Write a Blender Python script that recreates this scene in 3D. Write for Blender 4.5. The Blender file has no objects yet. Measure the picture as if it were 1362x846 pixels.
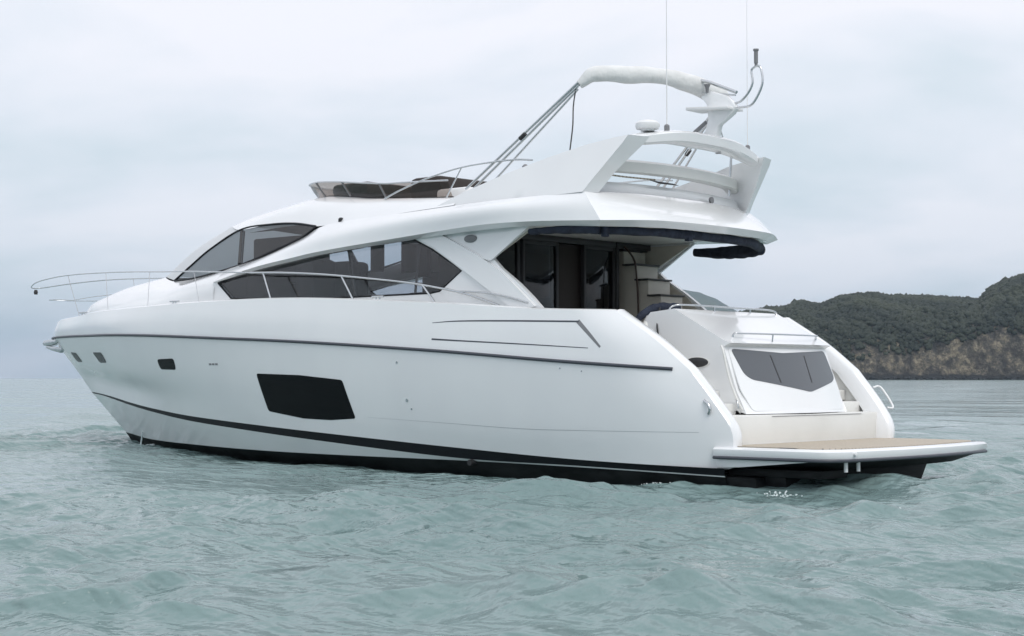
import bpy, bmesh, math, random
import numpy as np
from mathutils import Vector, geometry
from mathutils.bvhtree import BVHTree
R = math.radians
random.seed(7); rng = np.random.default_rng(11)
S = bpy.context.scene
COL = S.collection

# ---------------------------------------------------------------- camera
cam_d = bpy.data.cameras.new('camera'); cam = bpy.data.objects.new('camera', cam_d); COL.objects.link(cam)
PSI, PITCH = .7318703, .0359903
right = Vector((-math.cos(PSI), -math.sin(PSI), 0)); north = Vector((math.sin(PSI), -math.cos(PSI), 0))
fwd = north * math.cos(PITCH) + Vector((0, 0, math.sin(PITCH)))
cam.location = (-12.3748, 20.0627, 1.3631)
cam.rotation_euler = fwd.to_track_quat('-Z', 'Y').to_euler()
cam_d.sensor_width = 36; cam_d.lens = 36 * 2221.86 / 1362
cam_d.clip_start = .1; cam_d.clip_end = 60000
S.camera = cam
S.view_settings.view_transform = 'Standard'; S.view_settings.look = 'None'
S.view_settings.exposure = 0.27; S.view_settings.gamma = 1
S.view_settings.use_curve_mapping = False
S.cycles.volume_bounces = 0; S.cycles.max_bounces = 8; S.cycles.transparent_max_bounces = 12

# ---------------------------------------------------------------- sky and sun
SUN_AZ = math.atan2(.42, -1.0); SUN_EL = R(50)          # the veiled sun stands astern, a little to port
sd = Vector((math.cos(SUN_AZ) * math.cos(SUN_EL), math.sin(SUN_AZ) * math.cos(SUN_EL), math.sin(SUN_EL)))
W = bpy.data.worlds.new('World'); S.world = W; W.use_nodes = True
nt = W.node_tree; N = nt.nodes; L = nt.links; N.clear()
def nd(tree, typ, **kw):
    n = tree.nodes.new(typ)
    for k, v in kw.items():
        if hasattr(n, k) and not k.startswith('i_'): setattr(n, k, v)
    return n
out = nd(nt, 'ShaderNodeOutputWorld'); bg = nd(nt, 'ShaderNodeBackground'); bg.inputs[1].default_value = .1
sky = nd(nt, 'ShaderNodeTexSky'); sky.sky_type = 'NISHITA'; sky.sun_disc = False
sky.sun_elevation = SUN_EL; sky.sun_rotation = math.pi / 2 - SUN_AZ; sky.dust_density = 3
tc = nd(nt, 'ShaderNodeTexCoord'); sep = nd(nt, 'ShaderNodeSeparateXYZ')
L.new(tc.outputs['Generated'], sep.inputs[0])
add = nd(nt, 'ShaderNodeMath', operation='ADD'); add.inputs[1].default_value = .22; L.new(sep.outputs[2], add.inputs[0])
mx = nd(nt, 'ShaderNodeMath', operation='MAXIMUM'); mx.inputs[1].default_value = .05; L.new(add.outputs[0], mx.inputs[0])
dv = nd(nt, 'ShaderNodeVectorMath', operation='DIVIDE'); L.new(tc.outputs['Generated'], dv.inputs[0]); 
cmb = nd(nt, 'ShaderNodeCombineXYZ'); L.new(mx.outputs[0], cmb.inputs[0]); L.new(mx.outputs[0], cmb.inputs[1]); cmb.inputs[2].default_value = 1
L.new(cmb.outputs[0], dv.inputs[1])
mp = nd(nt, 'ShaderNodeMapping'); mp.inputs['Location'].default_value = (1.3, .4, 0); mp.inputs['Rotation'].default_value = (0, 0, R(-42)); mp.inputs['Scale'].default_value = (.9, 1.0, .6)
L.new(dv.outputs[0], mp.inputs[0])
n1 = nd(nt, 'ShaderNodeTexNoise'); n1.inputs['Scale'].default_value = 1.5; n1.inputs['Detail'].default_value = 5; n1.inputs['Roughness'].default_value = .5; n1.inputs['Distortion'].default_value = .35
L.new(mp.outputs[0], n1.inputs[0])
cr = nd(nt, 'ShaderNodeValToRGB'); L.new(n1.outputs[0], cr.inputs[0])
cr.color_ramp.elements[0].position = .36; cr.color_ramp.elements[0].color = (.565, .640, .700, 1)
cr.color_ramp.elements[1].position = .60; cr.color_ramp.elements[1].color = (.755, .765, .825, 1)
e = cr.color_ramp.elements.new(.49); e.color = (.675, .712, .778, 1)
# elevation: the cloud deck is greyer towards the horizon and brighter overhead
er = nd(nt, 'ShaderNodeValToRGB'); L.new(sep.outputs[2], er.inputs[0])
er.color_ramp.elements[0].position = 0; er.color_ramp.elements[0].color = (.75, .80, .83, 1)
er.color_ramp.elements[1].position = .9; er.color_ramp.elements[1].color = (1.0, 1.0, 1.0, 1)
e = er.color_ramp.elements.new(.07); e.color = (.90, .92, .925, 1)
e = er.color_ramp.elements.new(.2); e.color = (.99, .985, .975, 1)
ml = nd(nt, 'ShaderNodeMix', data_type='RGBA', blend_type='MULTIPLY'); ml.inputs[0].default_value = 1
L.new(cr.outputs[0], ml.inputs[6]); L.new(er.outputs[0], ml.inputs[7])
sc = nd(nt, 'ShaderNodeVectorMath', operation='SCALE'); sc.inputs['Scale'].default_value = 11.4; L.new(ml.outputs[2], sc.inputs[0])
mixs = nd(nt, 'ShaderNodeMix', data_type='RGBA'); mixs.inputs[0].default_value = .93
L.new(sky.outputs[0], mixs.inputs[6]); L.new(sc.outputs[0], mixs.inputs[7])
L.new(mixs.outputs[2], bg.inputs[0]); L.new(bg.outputs[0], out.inputs[0])
sun_d = bpy.data.lights.new('sun', 'SUN'); sun_d.energy = 1.35; sun_d.angle = R(30); sun_d.color = (1, .97, .93)
sun = bpy.data.objects.new('sun', sun_d); COL.objects.link(sun); sun.rotation_euler = sd.to_track_quat('Z', 'Y').to_euler()

# ---------------------------------------------------------------- materials
def principled(name, color, rough=.5, metal=0, spec=None, coat=0, **kw):
    m = bpy.data.materials.new(name); m.use_nodes = True
    b = m.node_tree.nodes['Principled BSDF']
    b.inputs['Base Color'].default_value = (*color, 1); b.inputs['Roughness'].default_value = rough
    b.inputs['Metallic'].default_value = metal
    if spec is not None: b.inputs['Specular IOR Level'].default_value = spec
    if coat: b.inputs['Coat Weight'].default_value = coat; b.inputs['Coat Roughness'].default_value = .04
    return m
def vary(m, scale, c1, c2, detail=4, lo=.35, hi=.65, coord='Object', stretch=(1, 1, 1), bump=0, bscale=None, rough=None):
    t = m.node_tree; b = t.nodes['Principled BSDF']
    tc = t.nodes.new('ShaderNodeTexCoord'); mp = t.nodes.new('ShaderNodeMapping'); mp.inputs['Scale'].default_value = stretch
    n = t.nodes.new('ShaderNodeTexNoise'); n.inputs['Scale'].default_value = scale; n.inputs['Detail'].default_value = detail
    r = t.nodes.new('ShaderNodeValToRGB'); r.color_ramp.elements[0].position = lo; r.color_ramp.elements[1].position = hi
    r.color_ramp.elements[0].color = (*c1, 1); r.color_ramp.elements[1].color = (*c2, 1)
    t.links.new(tc.outputs[coord], mp.inputs[0]); t.links.new(mp.outputs[0], n.inputs[0]); t.links.new(n.outputs[0], r.inputs[0]); t.links.new(r.outputs[0], b.inputs['Base Color'])
    if bump:
        n2 = t.nodes.new('ShaderNodeTexNoise'); n2.inputs['Scale'].default_value = bscale or scale * 3; n2.inputs['Detail'].default_value = 6
        t.links.new(mp.outputs[0], n2.inputs[0])
        bp = t.nodes.new('ShaderNodeBump'); bp.inputs['Strength'].default_value = bump; bp.inputs['Distance'].default_value = .05
        t.links.new(n2.outputs[0], bp.inputs['Height']); t.links.new(bp.outputs[0], b.inputs['Normal'])
    return m
GEL = vary(principled('white_gelcoat', (.8, .8, .8), .22, coat=.9), .9, (.785, .79, .80), (.82, .825, .83), stretch=(1, 1, .4))
CREAM = vary(principled('cream_gelcoat', (.76, .75, .72), .35), 1.1, (.70, .695, .665), (.77, .765, .74))
INNER = vary(principled('beige_lining', (.6, .56, .49), .55), 2, (.56, .525, .46), (.63, .59, .52))
ANTI = vary(principled('black_antifouling', (.012, .014, .016), .6, spec=.15), 2.5, (.005, .006, .007), (.016, .018, .019), stretch=(1, 1, 3))
BLACK = principled('black_stripe', (.007, .008, .011), .45, spec=.2)
GREYL = principled('grey_rubber_stripe', (.055, .06, .075), .45)
DGLASS = principled('dark_hull_glass', (.003, .004, .005), .10, spec=.12)
STEEL = principled('stainless_steel', (.62, .63, .64), .22, 1)
LGREY = principled('pale_grey_seam', (.42, .43, .45), .4)
NAVY = vary(principled('navy_canvas', (.012, .018, .035), .85), 7, (.008, .012, .026), (.022, .03, .052), bump=.6, bscale=14)
CANVAS = vary(principled('white_canvas', (.72, .72, .71), .85), 5, (.68, .68, .67), (.76, .76, .75), bump=.35, bscale=12)
PLAST = principled('white_plastic', (.78, .78, .78), .35)
DARKP = principled('dark_plastic', (.03, .03, .032), .5)
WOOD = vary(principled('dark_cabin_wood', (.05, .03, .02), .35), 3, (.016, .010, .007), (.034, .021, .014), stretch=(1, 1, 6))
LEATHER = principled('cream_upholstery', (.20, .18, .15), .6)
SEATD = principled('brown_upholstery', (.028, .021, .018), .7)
TEAK = principled('teak', (.42, .30, .19), .6)
GREYC = principled('grey_cabinet', (.2, .2, .21), .4)
def teak():
    t = TEAK.node_tree; b = t.nodes['Principled BSDF']; tc = t.nodes.new('ShaderNodeTexCoord')
    w = t.nodes.new('ShaderNodeTexWave'); w.bands_direction = 'Y'; w.inputs['Scale'].default_value = 4.5; w.inputs['Distortion'].default_value = 0
    r = t.nodes.new('ShaderNodeValToRGB'); r.color_ramp.elements[0].position = .03; r.color_ramp.elements[0].color = (.03, .025, .02, 1)
    r.color_ramp.elements[1].position = .08; r.color_ramp.elements[1].color = (.50, .43, .34, 1)
    t.links.new(tc.outputs['Object'], w.inputs[0]); t.links.new(w.outputs[0], r.inputs[0]); t.links.new(r.outputs[0], b.inputs['Base Color'])
teak()
def glass(name, tint, gl=.09):
    m = bpy.data.materials.new(name); m.use_nodes = True; t = m.node_tree; t.nodes.clear()
    o = t.nodes.new('ShaderNodeOutputMaterial'); mx = t.nodes.new('ShaderNodeMixShader'); tr = t.nodes.new('ShaderNodeBsdfTransparent'); g = t.nodes.new('ShaderNodeBsdfGlossy')
    tr.inputs[0].default_value = (*tint, 1); g.inputs['Roughness'].default_value = .03; g.inputs['Color'].default_value = (.9, .9, .9, 1)
    f = t.nodes.new('ShaderNodeFresnel'); ge = t.nodes.new('ShaderNodeNewGeometry'); mr = t.nodes.new('ShaderNodeMapRange'); mr.inputs[3].default_value = 1.45; mr.inputs[4].default_value = 1 / 1.45
    t.links.new(ge.outputs['Backfacing'], mr.inputs[0]); t.links.new(mr.outputs[0], f.inputs[0])   # a thin pane: no total reflection on the way out
    t.links.new(f.outputs[0], mx.inputs[0]); t.links.new(tr.outputs[0], mx.inputs[1]); t.links.new(g.outputs[0], mx.inputs[2]); t.links.new(mx.outputs[0], o.inputs[0])
    return m
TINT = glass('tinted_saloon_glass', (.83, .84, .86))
TINT2 = glass('tinted_wheelhouse_glass', (.66, .72, .76))
DOORG = glass('dark_door_glass', (.40, .41, .43))
COVER = bpy.data.materials.new('screen_cover_cloth'); COVER.use_nodes = True
def cover_nodes():
    t = COVER.node_tree; b = t.nodes['Principled BSDF']; b.inputs['Base Color'].default_value = (.78, .79, .80, 1); b.inputs['Roughness'].default_value = .45
    tr = t.nodes.new('ShaderNodeBsdfTranslucent'); tr.inputs[0].default_value = (.8, .84, .86, 1); mx = t.nodes.new('ShaderNodeMixShader'); mx.inputs[0].default_value = .22
    t.links.new(b.outputs[0], mx.inputs[1]); t.links.new(tr.outputs[0], mx.inputs[2]); t.links.new(mx.outputs[0], t.nodes['Material Output'].inputs[0])
cover_nodes()
SMOKE = glass('smoked_acrylic', (.50, .44, .40))

# ---------------------------------------------------------------- helpers
def link(name, me, mat, parent=None, smooth=True, ang=32):
    o = bpy.data.objects.new(name, me); COL.objects.link(o); me.materials.append(mat)
    if parent: o.parent = parent
    if smooth:
        me.shade_smooth()
        bm = bmesh.new(); bm.from_mesh(me)
        for ed in bm.edges:
            if len(ed.link_faces) == 2 and ed.calc_face_angle(0) > R(ang): ed.smooth = False
        bm.to_mesh(me); bm.free()
    return o
def build(name, V, F, mat, parent=None, mirror=False, smooth=True, ang=32, bevel=0, merge=True, seg=2):
    if mirror == 'pair':
        o = build(name, V, F, mat, parent, False, smooth, ang, bevel, merge, seg)
        build(name, [(v[0], -v[1], v[2]) for v in V], [tuple(f)[::-1] for f in F], mat, parent, False, smooth, ang, bevel, merge, seg)
        return o
    V = [tuple(v) for v in V]; F = [tuple(f) for f in F]
    bm = bmesh.new()
    def put(sgn):
        vs = [bm.verts.new((v[0], v[1] * sgn, v[2])) for v in V]
        for f in F:
            try: bm.faces.new([vs[i] for i in (f if sgn > 0 else f[::-1])])
            except ValueError: pass
    put(1)
    if mirror: put(-1)
    if merge: bmesh.ops.remove_doubles(bm, verts=bm.verts, dist=1e-4)
    bmesh.ops.dissolve_degenerate(bm, dist=1e-5, edges=bm.edges)
    bmesh.ops.recalc_face_normals(bm, faces=bm.faces)
    if bevel:
        es = [e for e in bm.edges if len(e.link_faces) == 2 and e.calc_face_angle(0) > R(28)]
        bmesh.ops.bevel(bm, geom=es, offset=bevel, segments=seg, affect='EDGES', profile=.5, clamp_overlap=True)
    me = bpy.data.meshes.new(name); bm.to_mesh(me); bm.free()
    return link(name, me, mat, parent, smooth, ang)
def cr1(P, n):                                     # Catmull-Rom through P with n samples, index parametrised
    P = np.array(P, float); m = len(P)
    if m == 2:
        t = np.linspace(0, 1, n)[:, None]; return P[0] * (1 - t) + P[1] * t
    Q = np.vstack([2 * P[0] - P[1], P, 2 * P[-1] - P[-2]])
    t = np.linspace(0, m - 1, n); i = np.minimum(t.astype(int), m - 2); f = (t - i)[:, None]
    a, b, c, d = Q[i], Q[i + 1], Q[i + 2], Q[i + 3]
    return .5 * (2 * b + (c - a) * f + (2 * a - 5 * b + 4 * c - d) * f ** 2 + (3 * b - a - 3 * c + d) * f ** 3)
def net(rows, nu=60, nv=None, vs=4, curve_v=True):  # rows: list of equally long control rows -> grid
    G = np.array([cr1(r, nu) for r in rows])
    if curve_v:
        nvs = (len(rows) - 1) * vs + 1
        G = np.array([cr1(G[:, j], nvs) for j in range(nu)]).transpose(1, 0, 2)
    return G
def grid(G, off=0):
    n, m = G.shape[:2]
    V = G.reshape(-1, 3); F = [(off + i * m + j, off + i * m + j + 1, off + (i + 1) * m + j + 1, off + (i + 1) * m + j) for i in range(n - 1) for j in range(m - 1)]
    return V.tolist(), F
def loft(name, rows, mat, parent, nu=60, vs=4, curve_v=True, mirror=True, ang=32, thick=0):
    V, F = grid(net(rows, nu, vs=vs, curve_v=curve_v))
    o = build(name, V, F, mat, parent, mirror, ang=ang)
    if thick: solid(o, thick)
    return o
def solid(o, t, offset=-1):
    md = o.modifiers.new('thickness', 'SOLIDIFY'); md.thickness = t; md.offset = offset
    return o
def box(x0, x1, y0, y1, z0, z1):
    V = [(x, y, z) for x in (x0, x1) for y in (y0, y1) for z in (z0, z1)]
    return V, [(0, 1, 3, 2), (4, 6, 7, 5), (0, 4, 5, 1), (2, 3, 7, 6), (0, 2, 6, 4), (1, 5, 7, 3)]
def add_box(name, b, mat, parent, bevel=.015, mirror=False): V, F = box(*b); return build(name, V, F, mat, parent, mirror, bevel=bevel, merge=False)
def prism(name, poly, y0, y1, mat, parent, bevel=.015, mirror=False, axis='y', seg=2):
    n = len(poly); mk = (lambda p, y: (p[0], y, p[1])) if axis == 'y' else ((lambda p, z: (p[0], p[1], z)) if axis == 'z' else (lambda p, x: (x, p[0], p[1])))
    V = [mk(p, y0) for p in poly] + [mk(p, y1) for p in poly]
    F = [tuple(range(n)), tuple(range(2 * n - 1, n - 1, -1))] + [(i, (i + 1) % n, n + (i + 1) % n, n + i) for i in range(n)]
    return build(name, V, F, mat, parent, mirror, bevel=bevel, merge=False, seg=seg)
def tube_geo(path, r, n=8, smooth=0, caps=True):
    P = cr1(path, smooth) if smooth else np.array(path, float)
    m = len(P); rr = np.interp(np.linspace(0, 1, m), np.linspace(0, 1, len(r)), r) if hasattr(r, '__len__') else [r] * m
    V = []; F = []; up = None
    for i in range(m):
        t = Vector(P[min(i + 1, m - 1)] - P[max(i - 1, 0)]).normalized()
        if up is None: up = t.orthogonal().normalized()
        up = (up - t * up.dot(t)).normalized(); b = t.cross(up)
        for k in range(n):
            a = 2 * math.pi * k / n; V.append(tuple(Vector(P[i]) + (up * math.cos(a) + b * math.sin(a)) * float(rr[i])))
    for i in range(m - 1):
        for k in range(n): F.append((i * n + k, i * n + (k + 1) % n, (i + 1) * n + (k + 1) % n, (i + 1) * n + k))
    if caps: F += [tuple(range(n))[::-1], tuple((m - 1) * n + k for k in range(n))]
    return V, F
def tube(name, path, r, mat, parent, smooth=0, n=8): V, F = tube_geo(path, r, n, smooth); return build(name, V, F, mat, parent, merge=False, ang=50)
def lathe(name, prof, c, mat, parent, n=24, axis='z'):
    V = []; F = []
    for (r, h) in prof:
        for k in range(n):
            a = 2 * math.pi * k / n; u, v = r * math.cos(a), r * math.sin(a)
            V.append((c[0] + u, c[1] + v, c[2] + h) if axis == 'z' else ((c[0] + u, c[1] + h, c[2] + v) if axis == 'y' else (c[0] + h, c[1] + u, c[2] + v)))
    m = len(prof)
    for i in range(m - 1):
        for k in range(n): F.append((i * n + k, i * n + (k + 1) % n, (i + 1) * n + (k + 1) % n, (i + 1) * n + k))
    F += [tuple(range(n)), tuple((m - 1) * n + k for k in range(n))]
    return build(name, V, F, mat, parent, merge=True)
def inpoly(x, y, poly):
    c = False; n = len(poly)
    for i in range(n):
        x0, y0 = poly[i]; x1, y1 = poly[i - 1]
        if (y0 > y) != (y1 > y) and x < (x1 - x0) * (y - y0) / (y1 - y0) + x0: c = not c
    return c
def dens(poly, step):
    o = []
    for i in range(len(poly)):
        a = np.array(poly[i]); b = np.array(poly[(i + 1) % len(poly)]); k = max(1, int(np.linalg.norm(b - a) / step))
        for j in range(k): o.append(tuple(a + (b - a) * j / k))
    return o
def sheet(outer, holes, step=.12):                  # triangulated 2D sheet with holes
    outer = dens(outer, step); holes = [dens(h, step) for h in holes]
    pts = list(outer); edges = [(i, (i + 1) % len(outer)) for i in range(len(outer))]
    for h in holes:
        b = len(pts); pts += h; edges += [(b + i, b + (i + 1) % len(h)) for i in range(len(h))]
    bd = np.array(pts); x0, y0 = bd.min(0); x1, y1 = bd.max(0)
    for x in np.arange(x0 + step / 2, x1, step):
        for y in np.arange(y0 + step / 2, y1, step):
            if inpoly(x, y, outer) and not any(inpoly(x, y, h) for h in holes) and np.min(np.hypot(bd[:, 0] - x, bd[:, 1] - y)) > step * .45: pts.append((x, y))
    v, e, f, *_ = geometry.delaunay_2d_cdt([Vector(p) for p in pts], edges, [], 0, 1e-6)
    keep = []
    for t in f:
        cx = sum(v[i].x for i in t) / len(t); cy = sum(v[i].y for i in t) / len(t)
        if inpoly(cx, cy, outer) and not any(inpoly(cx, cy, h) for h in holes): keep.append(tuple(t))
    return [(p.x, p.y) for p in v], keep
def slab(name, outer, holes, fy, t, mat, parent, step=.12, mirror=False, ang=40, axis='y', sgn=1):
    P, T = sheet(outer, holes, step); n = len(P)
    if axis == 'y':
        V = [(x, sgn * fy(x, z), z) for x, z in P] + [(x, sgn * (fy(x, z) - t), z) for x, z in P]
    else:   # x = f(y,z), polygon in (y,z)
        V = [(fy(a, b), a, b) for a, b in P] + [(fy(a, b) + t, a, b) for a, b in P]
    F = list(T) + [tuple(n + i for i in f[::-1]) for f in T]
    from collections import Counter
    c = Counter(); d = {}
    for f in T:
        for i in range(len(f)):
            a, b = f[i], f[(i + 1) % len(f)]; c[frozenset((a, b))] += 1; d[frozenset((a, b))] = (a, b)
    for k, m in c.items():
        if m == 1: a, b = d[k]; F.append((b, a, n + a, n + b))
    return build(name, V, F, mat, parent, mirror, ang=ang, merge=False)
def bvh_of(o):
    return BVHTree.FromPolygons([tuple(v.co) for v in o.data.vertices], [tuple(p.vertices) for p in o.data.polygons])
def on_side(bvh, fallback=2.2):                    # y of a port-side surface at (x,z)
    def f(x, z):
        h = bvh.ray_cast(Vector((x, 6, z)), Vector((0, -1, 0)), 6.5)
        return h[0].y if h[0] else fallback
    return f
def decal(name, poly, fy, mat, parent, off=.006, t=.02, step=.1, both=True):
    o = slab(name, poly, [], lambda x, z: fy(x, z) + off, t, mat, parent, step)
    if both: slab(name, poly, [], lambda x, z: fy(x, z) + off, t, mat, parent, step, sgn=-1)
    return o
def rounded(poly, r=.04, k=4):
    o = []; n = len(poly)
    for i in range(n):
        p = np.array(poly[i], float); a = np.array(poly[i - 1]) - p; b = np.array(poly[(i + 1) % n]) - p
        la, lb = np.linalg.norm(a), np.linalg.norm(b); rr = min(r, la * .45, lb * .45)
        p0 = p + a / la * rr; p1 = p + b / lb * rr
        for s in np.linspace(0, 1, k): o.append(tuple((1 - s) ** 2 * p0 + 2 * s * (1 - s) * p + s * s * p1))
    return o
def ribbon(name, pts, w, fy, mat, parent, off=.004, t=.012, both=True, step=.08):   # thin line laid on the side; w width or list
    P = np.array(pts, float); n = max(6, int(np.sum(np.linalg.norm(np.diff(P, axis=0), axis=1)) / step))
    C = cr1(P, n); ww = np.interp(np.linspace(0, 1, n), np.linspace(0, 1, len(w)), w) if hasattr(w, '__len__') else [w] * n
    V = []; 
    for i in range(n):
        d = C[min(i + 1, n - 1)] - C[max(i - 1, 0)]; d /= np.linalg.norm(d); q = np.array((-d[1], d[0])) * ww[i] / 2
        for s in (1, -1):
            x, z = C[i] + q * s; y = fy(x, z); V += [(x, y + off, z), (x, y + off - t, z)]
    F = []
    for i in range(n - 1):
        a = 4 * i; b = a + 4; F += [(a, a + 2, b + 2, b), (a, b, b + 1, a + 1), (a + 2, a + 3, b + 3, b + 2), (a + 1, b + 1, b + 3, a + 3)]
    F += [(0, 1, 3, 2), (4 * n - 4, 4 * n - 2, 4 * n - 1, 4 * n - 3)]
    o = build(name, V, F, mat, parent, merge=False)
    if both: build(name, [(x, -y, z) for x, y, z in V], [f[::-1] for f in F], mat, parent, merge=False)
    return o
def tag(o, label=None, cat=None, kind=None):
    if label: o['label'] = label
    if cat: o['category'] = cat
    if kind: o['kind'] = kind
    return o

# ---------------------------------------------------------------- sea
WL = -.07
def build_sea():
    def axis(lo, hi, step, far):
        c = list(np.arange(lo, hi, step)); s = step; a = lo; neg = []
        while a > -far: s *= 1.045; a -= s; neg.append(a)
        s = step; b = c[-1]; pos = []
        while b < far: s *= 1.045; b += s; pos.append(b)
        return np.array(neg[::-1] + c + pos)
    X = axis(-13, 20, .062, 16000); Y = axis(-9, 17, .062, 16000)
    gx, gy = np.meshgrid(X, Y, indexing='ij'); sx = np.gradient(X)[:, None] + 0 * gx; sy = np.gradient(Y)[None, :] + 0 * gx
    sp = np.maximum(sx, sy); dx = np.zeros_like(gx); dy = np.zeros_like(gx); dz = np.zeros_like(gx)
    # calm lee right beside the hull on the port side forward of midships
    lee = np.exp(-(((gx - 9.0) / 6.5) ** 4 + ((gy - 4.5) / 4.2) ** 2))
    calm = 1 - .80 * lee
    r = np.random.default_rng(5); main = math.radians(-62)
    M = 110
    lam = np.exp(r.uniform(math.log(.26), math.log(7), M))
    for l in lam:
        k = 2 * math.pi / l; th = main + r.normal(0, .55 if l > 1.2 else .9); ph = r.uniform(0, 6.283)
        a = .0062 * l ** .92 / (1 + (l / 5.0) ** 2) * r.uniform(.5, 1.4)
        att = np.clip((l / sp - 2.2) / 2.5, 0, 1) * (calm if l < 5 else (1 + calm) / 2)
        q = k * (math.cos(th) * gx + math.sin(th) * gy) + ph + .5 * np.sin(gx * .21 * math.sin(th) + gy * .17 + ph)
        c, s = np.cos(q), np.sin(q)
        dz += a * att * c; dx -= a * .88 * att * math.cos(th) * s; dy -= a * .88 * att * math.sin(th) * s
    crest = np.maximum(dz, 0); dz = dz * .95 + 1.5 * crest ** 2
    # a low swell lifts the water at the bow and leaves a shallow trough at the stern quarter
    dz += .20 * np.exp(-((gx - 17.5) / 5.5) ** 2 - ((gy - 0.5) / 7.5) ** 2) - .05 * np.exp(-((gx - .5) / 3.5) ** 2 - ((gy - 2.5) / 3) ** 2)
    global SEA_H
    def SEA_H(x, y): return WL + float(dz[min(np.searchsorted(X, x), len(X) - 1), min(np.searchsorted(Y, y), len(Y) - 1)])
    co = np.stack([gx + dx, gy + dy, WL + dz], -1).reshape(-1, 3).astype(np.float32)
    n, m = gx.shape; idx = np.arange(n * m).reshape(n, m)
    q = np.stack([idx[:-1, :-1], idx[1:, :-1], idx[1:, 1:], idx[:-1, 1:]], -1).reshape(-1, 4)
    me = bpy.data.meshes.new('sea'); me.vertices.add(n * m); me.vertices.foreach_set('co', co.ravel())
    me.loops.add(q.size); me.loops.foreach_set('vertex_index', q.ravel().astype(np.int32))
    me.polygons.add(len(q)); me.polygons.foreach_set('loop_start', np.arange(0, q.size, 4, dtype=np.int32)); me.polygons.foreach_set('loop_total', np.full(len(q), 4, np.int32))
    me.update(); me.shade_smooth(); at_ = me.attributes.new('lee', 'FLOAT', 'POINT'); at_.data.foreach_set('value', lee.astype(np.float32).ravel())
    m_ = principled('sea_water', (.12, .2, .2), .07); b = m_.node_tree.nodes['Principled BSDF']; b.inputs['IOR'].default_value = 1.33
    t = m_.node_tree; tc = t.nodes.new('ShaderNodeTexCoord')
    mp = t.nodes.new('ShaderNodeMapping'); mp.inputs['Rotation'].default_value = (0, 0, R(30)); mp.inputs['Scale'].default_value = (1, .6, 1); t.links.new(tc.outputs['Object'], mp.inputs[0])
    n1 = t.nodes.new('ShaderNodeTexNoise'); n1.inputs['Scale'].default_value = 5.5; n1.inputs['Detail'].default_value = 4; n1.inputs['Roughness'].default_value = .55; n1.inputs['Distortion'].default_value = 0
    n2 = t.nodes.new('ShaderNodeTexNoise'); n2.inputs['Scale'].default_value = .9; n2.inputs['Detail'].default_value = 5; n2.inputs['Roughness'].default_value = .6
    for q_ in (n1, n2): t.links.new(mp.outputs[0], q_.inputs[0])
    mpf = t.nodes.new('ShaderNodeMapping'); mpf.inputs['Rotation'].default_value = (0, 0, R(42)); mpf.inputs['Scale'].default_value = (.45, 1.3, 1); t.links.new(tc.outputs['Object'], mpf.inputs[0])
    n4 = t.nodes.new('ShaderNodeTexNoise'); n4.inputs['Scale'].default_value = .16; n4.inputs['Detail'].default_value = 6; n4.inputs['Roughness'].default_value = .65; t.links.new(mpf.outputs[0], n4.inputs[0])
    b4 = t.nodes.new('ShaderNodeBump'); b4.inputs['Strength'].default_value = .6; b4.inputs['Distance'].default_value = 1.6; t.links.new(n4.outputs[0], b4.inputs['Height'])
    b1 = t.nodes.new('ShaderNodeBump'); b1.inputs['Strength'].default_value = 1; b1.inputs['Distance'].default_value = .06
    b2 = t.nodes.new('ShaderNodeBump'); b2.inputs['Strength'].default_value = .8; b2.inputs['Distance'].default_value = .30
    t.links.new(n1.outputs[0], b1.inputs['Height']); t.links.new(n2.outputs[0], b2.inputs['Height']); t.links.new(b4.outputs[0], b2.inputs['Normal']); t.links.new(b2.outputs[0], b1.inputs['Normal']); t.links.new(b1.outputs[0], b.inputs['Normal'])
    n3 = t.nodes.new('ShaderNodeTexNoise'); n3.inputs['Scale'].default_value = .35; n3.inputs['Detail'].default_value = 5; t.links.new(tc.outputs['Object'], n3.inputs[0])
    # in the yacht's lee the ripples die down
    la = t.nodes.new('ShaderNodeAttribute'); la.attribute_name = 'lee'
    for bb, full in ((b1, .55), (b2, .5)):
        q_ = t.nodes.new('ShaderNodeMapRange'); q_.inputs[3].default_value = full; q_.inputs[4].default_value = full * .10; t.links.new(la.outputs['Fac'], q_.inputs[0]); t.links.new(q_.outputs[0], bb.inputs['Strength'])
    rr_ = t.nodes.new('ShaderNodeMapRange'); rr_.inputs[1].default_value = .42; rr_.inputs[2].default_value = .58; rr_.inputs[3].default_value = .04; rr_.inputs[4].default_value = .20; t.links.new(n4.outputs[0], rr_.inputs[0]); t.links.new(rr_.outputs[0], b.inputs['Roughness'])
    r = t.nodes.new('ShaderNodeValToRGB'); r.color_ramp.elements[0].position = .3; r.color_ramp.elements[1].position = .7
    r.color_ramp.elements[0].color = (.135, .210, .207, 1); r.color_ramp.elements[1].color = (.205, .285, .280, 1)
    ad_ = t.nodes.new('ShaderNodeMix'); ad_.data_type = 'FLOAT'; ad_.inputs[0].default_value = .6; t.links.new(n3.outputs[0], ad_.inputs[2]); t.links.new(n4.outputs[0], ad_.inputs[3])
    t.links.new(ad_.outputs[0], r.inputs[0]); t.links.new(r.outputs[0], b.inputs['Base Color'])
    o = bpy.data.objects.new('sea', me); COL.objects.link(o); me.materials.append(m_)
    tag(o, kind='structure')
build_sea()

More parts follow.
